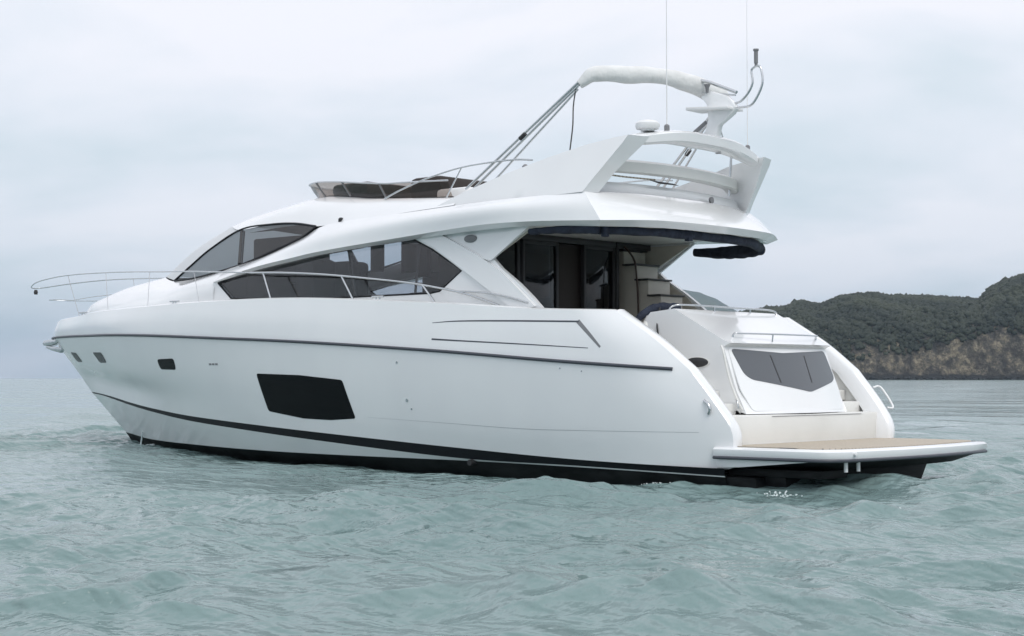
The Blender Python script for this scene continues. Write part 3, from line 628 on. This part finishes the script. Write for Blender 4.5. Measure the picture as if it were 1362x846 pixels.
# arch bar
AB = aft_row([(2.0,1.72,4.675),(1.86,1.35,4.755),(1.76,.7,4.85),(1.75,0,4.87)])
rows = []
wd = lambda y: .30 + .7 * (1 - (y / 1.8) ** 2)
for dx_, dz_ in ((-.01, -.09), (-.03, .03), (.02, .065), (.25, .10), (.42, .08), (.45, .03), (.38, -.10), (.1, -.13), (-.01, -.09)): rows.append([(x + dx_ * wd(y), y, z + dz_ * (.62 + .38 * (1 - (y / 1.8) ** 2)) - (.0 * (abs(y) / 1.8) ** 4 if dz_ < 0 else 0)) for x, y, z in AB])
V2, F2 = grid(net(rows, 60, curve_v=False)); ab = build('arch', V2, F2, GEL, Y, ang=50)
for yy in (1.2, -.5, -1.55): lathe('arch_light', [(.045, 0), (.045, -.012), (.02, -.014)], (1.95, yy, 4.745 - .03 * abs(yy)), GREYC, ab, n=12)

# ------------------------------------------------ cabin side walls with openings
def yc(x, z): return float(np.interp(x, [3, 4, 5, 6, 8, 10, 11.2], [2.12, 2.09, 2.05, 2.02, 1.97, 1.90, 1.86])) - .07 * (z - 2.4)
Ltop = [(p[0], p[2] + .02) for p in cr1(Lc, 30)]
wall = [(11.05, 2.35), (11.05, 3.05)] + [p for p in Ltop if 3.5 < p[0] < 10.9] + [(3.42, 3.6), (4.22, 3.14), (4.02, 2.97), (3.66, 2.74), (3.38, 2.53), (3.18, 2.36), (3.14, 2.15)]
sw = [(10.9,3.02),(10.3,3.13),(9.7,3.225),(8.05,3.40),(6.9,3.475),(5.98,3.52),(5.5,3.32),(4.85,2.97),(5.30,2.68),(5.5,2.655),(8.2,2.655),(10.5,2.74)]
wsl = []
for s in (1, -1):
    wsl.append(slab('cabin_side', wall, [sw], yc, .07, GEL, Y, step=.14, sgn=s))
    g = slab('saloon_window', sw, [], lambda x, z: yc(x, z) - .028, .008, TINT, Y, step=.3, sgn=s)
    tube('window_seal', [(x, s * (yc(x, z) - .004), z) for x, z in dens(sw, .3)] + [(sw[0][0], s * yc(*sw[0]), sw[0][1])], .016, BLACK, g, n=6)
    for x0, x1, w_ in ((7.3, 7.5, .03), (5.9, 5.85, .02)): tube('window_mullion', [(x0, s * (yc(x0, 2.7) - .055), 2.68), (x1, s * (yc(x1, 3.4) - .055), 3.44)], w_, DARKP, g, n=6)
    # raised diagonal rib on the buttress, and round maker's boss
    slab('buttress_rib', rounded([(5.92,3.55),(5.35,3.56),(4.5,3.19),(3.98,2.92),(3.26,2.38),(3.75,2.38),(4.3,2.70),(4.80,2.985),(5.45,3.35)], .05), [], lambda x, z: yc(x, z) + .045, .05, GEL, Y, step=.1, sgn=s)
    slab('buttress_rib', rounded([(3.46,3.56),(3.72,3.56),(4.42,3.14),(4.22,3.08)], .05), [], lambda x, z: yc(x, z) + .035, .04, GEL, Y, step=.1, sgn=s)
    bo_ = lathe('oval_badge', [(1, 0), (1, .02 * s), (.8, .028 * s)], (0, 0, 0), GREYC, Y, n=24, axis='y'); bo_.scale = (.125, 1, .058); bo_.location = (4.68, s * yc(4.68, 3.4), 3.44)
# ------------------------------------------------ saloon interior
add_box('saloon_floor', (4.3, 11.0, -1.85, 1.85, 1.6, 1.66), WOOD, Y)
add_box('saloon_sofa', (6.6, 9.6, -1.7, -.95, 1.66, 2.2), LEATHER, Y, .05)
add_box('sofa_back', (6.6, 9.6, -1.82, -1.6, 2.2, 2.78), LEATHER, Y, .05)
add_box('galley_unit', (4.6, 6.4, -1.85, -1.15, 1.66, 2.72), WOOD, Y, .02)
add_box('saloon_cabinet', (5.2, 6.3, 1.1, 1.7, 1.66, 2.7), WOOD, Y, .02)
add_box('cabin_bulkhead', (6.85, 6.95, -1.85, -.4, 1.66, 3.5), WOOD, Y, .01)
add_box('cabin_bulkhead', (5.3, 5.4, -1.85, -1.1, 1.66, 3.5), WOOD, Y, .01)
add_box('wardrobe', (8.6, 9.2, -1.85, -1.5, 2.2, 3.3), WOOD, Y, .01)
for i, (x0, x1) in enumerate(((4.4, 5.0), (5.9, 6.25), (6.9, 7.1), (7.6, 8.9))): add_box('daylight_blocker', (x0, x1, -1.84, -1.80, 2.66, 3.5), WOOD, Y, .004)  # dark boards added to cut down daylight seen through the saloon
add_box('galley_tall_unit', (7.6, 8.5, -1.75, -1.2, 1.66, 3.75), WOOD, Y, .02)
add_box('blocking_partition', (6.3, 6.36, -1.7, .2, 1.66, 3.6), WOOD, Y, .01)  # added wall that blocks a bright patch from the far windows
add_box('daylight_blocker', (10.15, 10.5, -1.46, -1.43, 3.35, 4.0), WOOD, Y, .004)  # added board, breaks the bright patch through the starboard wheelhouse glass
add_box('daylight_blocker', (9.25, 9.72, -1.50, -1.47, 3.3, 4.0), WOOD, Y, .004)  # second added board against the same see-through daylight
add_box('daylight_blocker_post', (8.95, 9.2, -1.5, -1.36, 3.2, 3.98), WOOD, Y, .01)  # added post, splits the daylight coming through the starboard glass
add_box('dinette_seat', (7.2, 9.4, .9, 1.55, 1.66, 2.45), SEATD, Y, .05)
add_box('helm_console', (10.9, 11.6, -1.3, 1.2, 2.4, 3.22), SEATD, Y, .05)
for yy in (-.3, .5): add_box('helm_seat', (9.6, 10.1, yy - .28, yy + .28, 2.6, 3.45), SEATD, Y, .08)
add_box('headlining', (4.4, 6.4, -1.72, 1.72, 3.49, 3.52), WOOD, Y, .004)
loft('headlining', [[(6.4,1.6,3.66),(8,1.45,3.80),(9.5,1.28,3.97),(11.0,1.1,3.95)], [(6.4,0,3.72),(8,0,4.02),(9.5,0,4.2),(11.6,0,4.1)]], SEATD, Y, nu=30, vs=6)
add_box('wheelhouse_darkener', (10.35, 11.95, -.3, .2, 3.1, 3.95), SEATD, Y, .04)  # dark box added so the aft wheelhouse glass looks dark inside
# ------------------------------------------------ cockpit
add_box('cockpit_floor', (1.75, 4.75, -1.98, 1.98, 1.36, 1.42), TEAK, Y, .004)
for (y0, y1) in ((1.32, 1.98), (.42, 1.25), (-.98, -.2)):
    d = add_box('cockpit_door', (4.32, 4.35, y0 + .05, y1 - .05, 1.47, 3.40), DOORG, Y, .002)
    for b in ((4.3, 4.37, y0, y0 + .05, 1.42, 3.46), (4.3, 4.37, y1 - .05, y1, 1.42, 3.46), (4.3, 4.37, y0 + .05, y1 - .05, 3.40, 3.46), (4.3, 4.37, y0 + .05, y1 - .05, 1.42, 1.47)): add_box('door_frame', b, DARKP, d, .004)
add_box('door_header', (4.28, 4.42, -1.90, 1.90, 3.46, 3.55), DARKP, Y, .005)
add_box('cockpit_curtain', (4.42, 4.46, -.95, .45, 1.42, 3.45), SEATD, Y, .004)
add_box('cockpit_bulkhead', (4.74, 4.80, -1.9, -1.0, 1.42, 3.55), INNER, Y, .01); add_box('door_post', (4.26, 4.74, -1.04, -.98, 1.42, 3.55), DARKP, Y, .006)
for s in (1, -1): slab('wall_lining', [(4.70, 2.32), (4.70, 3.52), (3.5, 3.52), (4.28, 3.12), (3.6, 2.66), (3.3, 2.32)], [], lambda x, z: yc(x, z) - .075, .02, INNER, Y, step=.3, sgn=s)
# stairs to the flybridge on the starboard side
def stairs():
    pr = [(4.73, 1.42), (4.73, 3.42), (4.36, 3.42)]
    zs = (3.43, 3.18, 2.93, 2.67, 2.41, 2.15, 1.9)
    for i, z in enumerate(zs[1:]): xa = 4.36 - .25 * i; pr += [(xa, z), (xa - .25, z)]
    pr += [(pr[-1][0], 1.42)]
    st = prism('flybridge_stairs', pr, -1.86, -1.28, INNER, Y, bevel=.008)
    for i, z in enumerate(zs): xa = 4.36 - .25 * i; add_box('stair_tread', (xa - .04, min(xa + .24, 4.73), -1.87, -1.22, z + .002, z + .03), DARKP, st, .006)
    RAILB = principled('brown_leather_rail', (.05, .025, .018), .5)
    tube('stair_handrail', [(4.42, -1.2, 3.52), (4.30, -1.2, 3.50), (4.09, -1.2, 3.27), (4.03, -1.2, 2.94), (4.0, -1.2, 2.36), (4.0, -1.2, 1.5)], .016, RAILB, st, smooth=40)
stairs()
wb_ = add_box('wet_bar', (2.75, 3.35, -1.93, -1.15, 1.42, 2.28), PLAST, Y, .03)
add_box('worktop', (2.73, 3.37, -1.95, -1.13, 2.282, 2.32), DARKP, wb_, .01)
add_box('bar_door', (2.735, 2.748, -1.85, -1.25, 1.55, 2.2), PLAST, wb_, .004)
add_box('wet_bar_trim', (2.8, 3.3, -1.148, -1.13, 1.70, 1.76), DARKP, wb_, .004)
# cockpit bench in front of the garage
add_box('bench_seat', (1.75, 2.3, -1.25, 1.25, 1.42, 1.85), LEATHER, Y, .06)
# navy canvas rolled under the overhang
def roll(name, path, r, seed, mat=NAVY, par=Y, n=14, ns=60, flat=1.0, wob=.25):
    rg = np.random.default_rng(seed); P = cr1(path, ns); V = []; F = []
    rr = np.interp(np.linspace(0, 1, ns), np.linspace(0, 1, len(r)), r) if hasattr(r, '__len__') else np.full(ns, r)
    w1 = np.interp(np.arange(ns), np.linspace(0, ns, 16), 1 + wob * (rg.random(16) - .5)); ph = rg.uniform(0, 6, 4)
    for i in range(ns):
        t = Vector(P[min(i + 1, ns - 1)] - P[max(i - 1, 0)]).normalized(); up = Vector((0, 0, 1)); up = (up - t * up.dot(t)).normalized(); b = t.cross(up)
        for k in range(n):
            a = 2 * math.pi * k / n; q = rr[i] * w1[i] * (1 + .12 * wob * 4 * math.sin(3 * a + i * .21 + ph[0]) * .5 + .28 * wob * math.sin(i * .55 + ph[1] + a))
            V.append(tuple(Vector(P[i]) + b * math.cos(a) * q + up * math.sin(a) * q * flat))
    for i in range(ns - 1):
        for k in range(n): F.append((i * n + k, i * n + (k + 1) % n, (i + 1) * n + (k + 1) % n, (i + 1) * n + k))
    F += [tuple(range(n))[::-1], tuple((ns - 1) * n + k for k in range(n))]
    return build(name, V, F, mat, par, merge=False, ang=70)
roll('rolled_canopy', [(3.45, 2.06, 3.47), (2.9, 2.07, 3.46), (2.4, 2.06, 3.44), (2.2, 2.0, 3.43)], [.045, .055, .065, .07], 1, wob=.15)
roll('rolled_canopy', [(2.2, 1.95, 3.43), (1.86, 1.3, 3.42), (1.76, .6, 3.42), (1.73, -.2, 3.42), (1.78, -1.0, 3.41), (2.12, -1.85, 3.40)], [.065, .06, .07, .065, .07, .075], 2, wob=.16)
roll('rolled_canopy', [(2.16, -1.95, 3.38), (2.55, -2.04, 3.37), (3.0, -2.08, 3.37), (3.5, -2.05, 3.40)], [.10, .11, .10, .06], 3, wob=.12)
for yy in (.55, 1.94): add_box('canopy_strap', (1.70 if yy < 1 else 2.12, 1.78 if yy < 1 else 2.2, yy - .05, yy + .05, 3.33, 3.5), NAVY, Y, .01)

# ------------------------------------------------ stern: garage block, steps, platform
def gx(y, x0, bulge): return x0 - bulge * (1 - (y / 1.3) ** 2)
def garage():
    ys = np.linspace(-1.3, 1.3, 31); prof = [(1.95,1.36,0),(1.95,2.20,0),(1.86,2.29,0),(1.45,2.33,.02),(.62,1.88,.10),(.52,1.84,.11),(.59,1.81,.11),(.62,1.785,.12),(.42,1.2,.14),(.26,.88,.14)]
    G = np.array([[(gx(y, x, b), y, z) for y in ys] for x, z, b in prof]); V, F = grid(G)
    n = len(prof); m = len(ys)
    F.append([i * m for i in range(n)]); F.append([i * m + m - 1 for i in range(n)][::-1]); F.append([0, m - 1, n * m - 1, (n - 1) * m])
    g = build('garage_housing', V, F, GEL, Y, merge=False, bevel=0, ang=25)
    hx = lambda y, z: gx(y, .26 + (z - .88) * (.62 - .26) / (1.785 - .88), .125)
    hatch = slab('garage_door', rounded([(1.24,1.775),(-1.24,1.775),(-1.26,1.2),(-1.16,.92),(1.16,.92),(1.26,1.2)], .06), [], lambda y, z: hx(y, z) - .008, .02, GEL, Y, step=.1, axis='x')
    w = slab('door_window', rounded([(1.20,1.765),(.1,1.715),(-1.18,1.76),(-1.225,1.37),(-1.10,1.31),(-.30,1.17),(.98,1.345),(1.10,1.42)], .07), [], lambda y, z: hx(y, z) - .014, .01, DGLASS2, hatch, step=.12, axis='x')
    for yy in (.42, -.45): slab('blind_edge', [(yy - .012, 1.68), (yy + .012, 1.68), (yy * .92 + .012, 1.30), (yy * .92 - .012, 1.30)], [], lambda y, z: hx(y, z) - .017, .003, DARKP, w, step=.1, axis='x')
    # handrails on the sunpad edge
    tube('sunpad_rail', [(.68,1.02,1.88),(.66,1.0,1.965),(.60,.9,1.975),(.47,0,1.975),(.58,-.95,1.975),(.66,-1.1,1.965),(.68,-1.12,1.88)], .014, STEEL, Y, smooth=40)
    tube('rail_post', [(.50, .3, 1.83), (.485, .3, 1.975)], .011, STEEL, Y)
    tube('sunpad_rail', [(1.6,1.25,2.28),(1.55,1.2,2.37),(1.45,1.0,2.39),(1.38,0,2.38),(1.42,-1.1,2.37),(1.4,-1.22,2.28)], .014, STEEL, Y, smooth=40)
    for yy in (.4, -.5): tube('rail_post', [(1.40, yy, 2.28), (1.40, yy, 2.38)], .011, STEEL, Y)
    # vent and hand rail on the port flank
    for s in (1, -1):
        v = lathe('engine_vent', [(1, 0), (1, s * .012), (.9, s * .02)], (0, 0, 0), DARKP, Y, n=28, axis='y'); v.scale = (.19, 1, .068); v.location = (1.06, s * 1.302, 1.58)
        rm = lathe('vent_rim', [(1.12, 0), (1.12, s * .006), (1.0, s * .010)], (0, 0, 0), CREAM, v, n=28, axis='y')
        tube('boarding_rail', [(.62,s*1.36,1.80),(.56,s*1.40,1.72),(.46,s*1.40,1.35),(.34,s*1.38,1.05),(.30,s*1.34,.94)], .016, CREAM, Y, smooth=24) if s > 0 else None
    tube('step_rail', [(.40,1.33,1.08),(.34,1.40,1.05),(.32,1.40,.95),(.34,1.33,.90)], .014, STEEL, Y, smooth=14)
    V_, F_ = box(.12, 1.2, -1.99, 1.99, .44, .87); build('transom_step', V_, F_, CREAM, Y, bevel=.025)
    for s in (1, -1):
        for i in range(3):
            z = 1.02 + i * .17; x = .42 + i * .27
            add_box('boarding_step', (x, 1.8, min(s*1.305, s*1.985), max(s*1.305, s*1.985), .865 + i * .17, z), CREAM, Y, .02)
    for yy in (1.80, 1.68): lathe('shore_socket', [(.03, 0), (.03, -.012), (.015, -.014)], (.12, yy, .62), GREYC, Y, n=14, axis='x')
    add_box('step_drain', (.112, .118, -1.45, .9, .845, .85), GREYC, Y, 0)
DGLASS2 = principled('dark_garage_glass', (.10, .107, .12), .2)
garage()
# dark folded cover lying on the corner of the bench
roll('folded_cover', [(2.05, 1.38, 2.16), (2.0, 1.2, 2.31), (1.9, .95, 2.38), (1.8, .72, 2.36)], [.05, .05, .07, .06], 9, ns=30)
tube('mooring_strap', [(1.88, 1.06, 2.36), (1.8, 1.2, 2.22), (1.74, 1.31, 2.1), (1.72, 1.315, 1.98)], .012, DARKP, Y, smooth=12)
cz = roll('seat_bolster', [(2.02, 1.31, 1.75), (1.98, 1.31, 2.0), (1.95, 1.2, 2.22)], [.06, .07, .06], 12, mat=CREAM, ns=20, wob=.1)
def platform():
    half = [(.18, 2.19), (-.7, 2.19), (-1.38, 2.17), (-1.50, 2.10), (-1.62, 1.90), (-1.70, 1.3), (-1.75, .6), (-1.76, 0)]
    out = half + [(x, -y) for x, y in half[::-1][1:]]
    P = np.array(out); c = np.array((-.2, 0))
    def ring(inset, z):
        q = []
        for x, y in P: q.append((x + (inset if x < -.8 else 0), y - math.copysign(inset, y) if abs(y) > .01 else y, z))
        return q
    rs = [ring(.10, .475), ring(.03, .47), ring(0, .445), ring(.0, .39), ring(.025, .335)]
    n = len(out); V = [p for r in rs for p in r]; F = [(i * n + j, i * n + j + 1, (i + 1) * n + j + 1, (i + 1) * n + j) for i in range(len(rs) - 1) for j in range(n - 1)]
    F.append(tuple(range(n))); F.append(tuple((len(rs) - 1) * n + j for j in range(n))[::-1])
    pf = build('swim_platform', V, F, GEL, Y, merge=False, ang=50)
    st = ring(.012, .335); path = [(p[0] - .0, p[1] * 1.002, .338) for p in st]
    tube('platform_fender', path, .021, GREYL, pf, n=8)
    low = [ring(.06, .332), ring(.35, .20)]; V = [p for r in low for p in r]; F = [(j, j + 1, n + j + 1, n + j) for j in range(n - 1)] + [tuple(range(n)), tuple(n + j for j in range(n))[::-1]]
    build('platform_underside', V, F, ANTI, pf, merge=False)
    for s in (1, -1): prism('platform_skirt', [(.17, .332), (.17, .20), (-.2, .22), (-1.25, .318), (-1.25, .332)], s * 2.08, s * 2.13, GEL, pf, bevel=.006)
    tk = [(x + (.16 if x < -.8 else 0), y - math.copysign(.16, y) if abs(y) > .01 else y) for x, y in out]; tk[0] = (.10, tk[0][1]); tk[-1] = (.10, tk[-1][1])
    prism('platform_decking', tk, .476, .484, TEAK, pf, axis='z', bevel=0)
    for yy in (1.75, 1.45):
        lathe('platform_bracket', [(.028, 0), (.028, -.05), (.018, -.055)], (-1.62, yy, .42), PLAST, pf, n=12, axis='x')
        tube('bracket_foot', [(-1.52, yy, .34), (-1.52, yy, .19)], .026, PLAST, pf)
    add_box('boarding_ladder_housing', (-1.3, .1, 1.35, 1.95, .10, .2), ANTI, pf, .01)
platform()
# black exhaust and trim-tab mass below the platform
prism('stern_underbody', [(-1.85,.20),(1.95,.20),(1.8,-.5),(-1.3,-.5)], -.75, -.43, ANTI, Y, axis='x', bevel=.02)
tube('boarding_hoop', [(.15,-2.26,.92),(.12,-2.38,.94),(.32,-2.38,1.22),(.38,-2.25,1.22)], .018, PLAST, Y, smooth=20)

# ------------------------------------------------ flybridge furniture
def deflector():
    n = 60; a = np.linspace(-math.pi / 2, math.pi / 2, n); b0 = []; t0 = []
    for q in a:
        c, s = math.cos(q), math.sin(q); x0 = 5.6 + 4.42 * c ** .9 if c > 1e-6 else 5.6; zb = float(np.interp(x0, [5.6, 7, 8.3, 9, 10.1], [4.17, 4.24, 4.40, 4.47, 4.52]))
        hgt = float(np.interp(x0, [5.6, 6.6, 7.6, 9, 10], [.26, .26, .25, .26, .27]))
        b0.append((x0, 1.42 * s, zb)); t0.append((x0 + .02 + .22 * c, 1.52 * s, zb + hgt))
    V, F = grid(np.array([b0, [tuple((np.array(p) + np.array(q)) / 2 + (.02, 0, 0)) for p, q in zip(b0, t0)], t0])); d = build('wind_deflector', V, F, SMOKE, Y)
    tube('deflector_rim', t0, .014, STEEL, d); tube('deflector_base', b0, .018, BLACK, d)
    for k in (12, 22, 33, 42, 48, 53): tube('deflector_post', [b0[k], t0[k]], .018, GREYC, d, n=6)
deflector()
add_box('flybridge_helm', (8.0, 8.9, -.2, 1.0, 4.45, 4.66), SEATD, Y, .08)
add_box('flybridge_seat', (6.3, 7.0, -.5, 1.0, 4.15, 4.62), SEATD, Y, .08)
add_box('flybridge_locker', (5.5, 6.2, -1.1, 1.2, 4.05, 4.36), PLAST, Y, .06)
tube('flybridge_rail', [(7.0,1.55,4.24),(6.6,1.6,4.34),(6.0,1.63,4.47),(5.3,1.66,4.57),(4.7,1.68,4.60),(4.1,1.7,4.60),(3.7,1.72,4.56)], .014, STEEL, Y, smooth=40)
tube('flybridge_rail', [(7.0,-1.55,4.24),(6.6,-1.6,4.34),(6.0,-1.63,4.47),(5.3,-1.66,4.57),(4.7,-1.68,4.60),(4.1,-1.7,4.60),(3.7,-1.72,4.56)], .014, STEEL, Y, smooth=40)
tube('rail_post', [(5.2,1.66,4.57),(5.5,1.7,4.1)], .011, STEEL, Y); tube('rail_post', [(5.2,-1.66,4.57),(5.5,-1.7,4.1)], .011, STEEL, Y)
# sunshade: folded bimini bundle lying athwartships on its bows
bim = roll('bimini_cover', [(2.93,1.57,5.60),(2.75,1.42,5.75),(2.53,1.0,5.775),(2.40,.4,5.82),(2.27,-.1,5.78),(2.18,-.6,5.70),(2.13,-.85,5.63),(2.14,-.95,5.52)], [.06,.11,.12,.11,.125,.15,.12,.05], 21, CANVAS, Y, n=22, ns=90, flat=1.05, wob=.10)
for s, xt, zt in ((1, 2.90, 5.66), (-1, 2.2, 5.62)):
    for k, (x, z, xo, ro) in enumerate(((5.10, 4.36, 0, .021), (4.96, 4.34, -.03, .019), (4.82, 4.22, -.10, .016))):
        if s < 0: x -= 1.0; z += .1
        tube('bimini_pole', [(x, s * 1.66, z - .12), (xt + .02 + k * .02, s * (1.56 if s > 0 else 1.0), zt - k * .06)], ro, STEEL, Y)
    f = .45; xa, za = 4.96 - (1.0 if s < 0 else 0), 4.3
    tube('pole_joint', [(xa + (xt - xa) * f, s * (1.62 if s > 0 else 1.37), za + (zt - za) * f), (xa + (xt - xa) * (f + .05), s * (1.615 if s > 0 else 1.34), za + (zt - za) * (f + .05))], .035, DARKP, Y)
tube('bimini_strap', [(3.0,1.55,5.60),(3.0,1.62,5.3),(2.93,1.72,4.98),(2.92,1.8,4.6)], .010, DARKP, Y, smooth=12)
lathe('deck_light', [(.04, 0), (.05, .04), (.02, .07)], (3.75, 1.82, 4.42), GREYC, Y, n=12)
# radar dome
lathe('radar_dome', [(.10, 0), (.10, .02), (.16, .03), (.175, .07), (.17, .11), (.13, .145), (.06, .16), (0.01, .162)], (1.98, 1.2, 4.87), PLAST, Y, n=32)
# whip antennas
tube('whip_antenna', [(1.9,.85,4.92),(1.9,.85,7.6)], [.010,.004], PLAST, Y, n=6); tube('whip_antenna', [(2.0,-1.35,4.9),(2.0,-1.35,7.6)], [.007,.003], PLAST, Y, n=6)
lathe('antenna_base', [(.04, 0), (.04, .08), (.02, .1)], (1.9, .85, 4.9), GREYC, Y, n=10); lathe('antenna_base', [(.04, 0), (.04, .05), (.02, .07)], (2.0, -1.35, 4.87), GREYC, Y, n=10)
# light mast (thin moulding leaning aft) with horn and fork
def mast():
    yk = -.3
    p = prism('light_mast', [(2.04,4.94),(1.80,4.93),(1.76,5.10),(1.52,5.25),(1.46,5.34),(1.52,5.42),(1.62,5.52),(1.9,5.62),(2.10,5.56),(1.98,5.42),(1.96,5.2)], yk - .06, yk + .06, GEL, Y, bevel=.025)
    prism('mast_table', [(2.26,5.35),(1.5,5.30),(1.5,5.34),(2.26,5.40)], yk - .2, yk + .2, PLAST, p, bevel=.01)
    tube('mast_fork', [(1.55,yk,5.40),(1.41,yk,5.42),(1.27,yk,5.54),(1.20,yk,5.68),(1.22,yk,5.85),(1.16,yk,5.90)], .018, STEEL, p, smooth=30)
    tube('mast_fork', [(1.6,yk,5.33),(1.42,yk,5.33),(1.24,yk,5.34),(1.12,yk,5.46),(1.03,yk,5.65),(1.05,yk,5.84),(1.09,yk,5.90),(1.16,yk,5.90)], .018, STEEL, p, smooth=40)
    lathe('anchor_light', [(.022, 0), (.022, .03), (.030, .04), (.030, .21), (.042, .22), (.042, .245)], (1.14, yk, 5.91), GREYC, p, n=12)
    tube('mast_arm', [(2.28,yk,5.86),(1.95,yk,5.76),(1.48,yk,5.56)], .026, STEEL, p); tube('mast_arm', [(2.1,yk,5.63),(1.5,yk,5.52)], .014, STEEL, p)
    tube('mast_strut', [(2.3,yk+.1,4.94),(2.02,yk,5.18)], .03, GREYC, p); tube('mast_strut', [(1.80,yk-.12,4.90),(1.82,yk,5.2)], .012, STEEL, p)
    lathe('horn', [(.02, 0), (.03, .07), (.05, .12)], (1.95, yk + .08, 5.60), GREYC, p, n=12)
mast()
# ------------------------------------------------ side and bow rails
def bow_rail():
    top_p = [(4.0,2.12,2.42),(4.7,2.12,2.62),(5.7,2.14,2.80),(6.8,2.16,2.93),(7.8,2.16,3.03),(8.8,2.14,3.10),(9.7,2.08,3.14)]
    r = tube('side_rail', top_p, .017, STEEL, Y, smooth=60); tube('side_rail', [(x, -y, z) for x, y, z in top_p], .017, STEEL, Y, smooth=60)
    for s in (1, -1):
        for xt, xb in ((5.55, 5.2), (7.35, 7.0), (9.35, 9.0)):
            zt = float(np.interp(xt, [p[0] for p in top_p], [p[2] for p in top_p])); yt = float(np.interp(xt, [p[0] for p in top_p], [p[1] for p in top_p]))
            tube('stanchion', [(xt, s * yt, zt), (xb, s * 2.22, float(np.interp(xb, [5.06, 8.03, 10.5], [2.48, 2.64, 2.67])))], .017, STEEL, r)
        # handrail end curving down
        tube('grab_rail', [(4.9,s*2.12,2.66),(4.3,s*2.14,2.62),(3.8,s*2.15,2.54),(3.4,s*2.15,2.44)], .013, STEEL, r, smooth=20)
    tp = [(9.7,2.08,3.14),(10.7,1.97,3.20),(11.7,1.83,3.26),(12.8,1.62,3.31),(14.2,1.35,3.38),(15.6,1.10,3.43),(17.0,.82,3.46),(18.0,.60,3.45),(18.9,.40,3.40),(19.5,.15,3.33),(19.58,0,3.31)]
    full = cr1(tp, 60); b = tube('bow_rail', list(full) + [(x, -y, z) for x, y, z in full[::-1][1:]], .012, STEEL, Y)
    mid = [(15.0,1.2,2.98),(16.0,1.0,2.97),(17.0,.76,2.95),(17.8,.55,3.0),(18.6,.28,3.02),(18.82,0,3.03)]
    m_ = cr1(mid, 30); tube('mid_rail', list(m_) + [(x, -y, z) for x, y, z in m_[::-1][1:]], .008, STEEL, b)
    for s in (1, -1):
        for xt in (11.5, 13.3, 15.2, 17.2):
            xb = xt - .45; k = np.argmin(abs(full[:, 0] - xt)); j = np.argmin(abs(top[:, 0] - min(xb, 18.1)))
            tube('stanchion', [(full[k][0], s * full[k][1], full[k][2]), (top[j][0], s * max(top[j][1] - .07, .03), top[j][2])], .0055, LGREY, b)
    lathe('bow_light', [(.035, 0), (.045, .05), (.03, .1)], (19.56, 0, 3.18), DARKP, b, n=12)
bow_rail()
for x, y0 in ((11.85, 2.05), (6.33, 2.33), (16.4, .9)):
    for s in (1, -1):
        zt = float(np.interp(x, [5.06, 8.03, 10.5, 17], [2.48, 2.64, 2.67, 2.6])) + .02
        c = tube('cleat', [(x - .13, s * y0, zt + .05), (x + .13, s * y0, zt + .05)], .016, STEEL, Y); tube('cleat_foot', [(x - .04, s * y0, zt), (x - .04, s * y0, zt + .05)], .014, STEEL, c); tube('cleat_foot', [(x + .04, s * y0, zt), (x + .04, s * y0, zt + .05)], .014, STEEL, c)
for s in (1, -1): lathe('side_light', [(.03, 0), (.045, .03), (.045, .08), (.02, .1)], (7.85, s * 1.72, 3.88), DARKP, Y, n=12)

# ------------------------------------------------ water let out at the bow and foam along the hull
FOAM = vary(principled('foam', (.75, .8, .8), .8), 6, (.45, .54, .54), (.72, .77, .77))
def foam():
    V = []; F = []
    def blob(x, y, s):
        k = len(V); n = 7; h0 = SEA_H(x, y); V.append((x, y, h0 + .018))
        for i in range(n):
            a = 6.283 * i / n; r = s * rng.uniform(.5, 1.2); V.append((x + r * math.cos(a), y + r * math.sin(a), SEA_H(x + r * math.cos(a), y + r * math.sin(a)) + .006))
        for i in range(n): F.append((k, k + 1 + i, k + 1 + (i + 1) % n))
    for i in range(45): blob(14.6 + rng.normal(0, .26), .85 + rng.normal(0, .10), rng.uniform(.02, .07))
    for i in range(38): blob(-.9 + rng.normal(0, .18), 2.3 + rng.normal(0, .07), rng.uniform(.008, .026))
    for i in range(16): blob(1.2 + rng.normal(0, .25), 2.3 + rng.normal(0, .04), rng.uniform(.006, .016))
    for i in range(45): blob(-3.1 + rng.normal(0, .3), 3.5 + rng.normal(0, .16), rng.uniform(.006, .022))
    o = build('foam', V, F, FOAM, merge=False); tag(o, 'small white patches of foam on the water beside the hull', 'foam', 'stuff')
foam()
tube('bilge_outflow', [(14.6,.62,.42),(14.61,.72,.34),(14.62,.76,.08)], [.006,.010,.018], FOAM, Y, smooth=10)
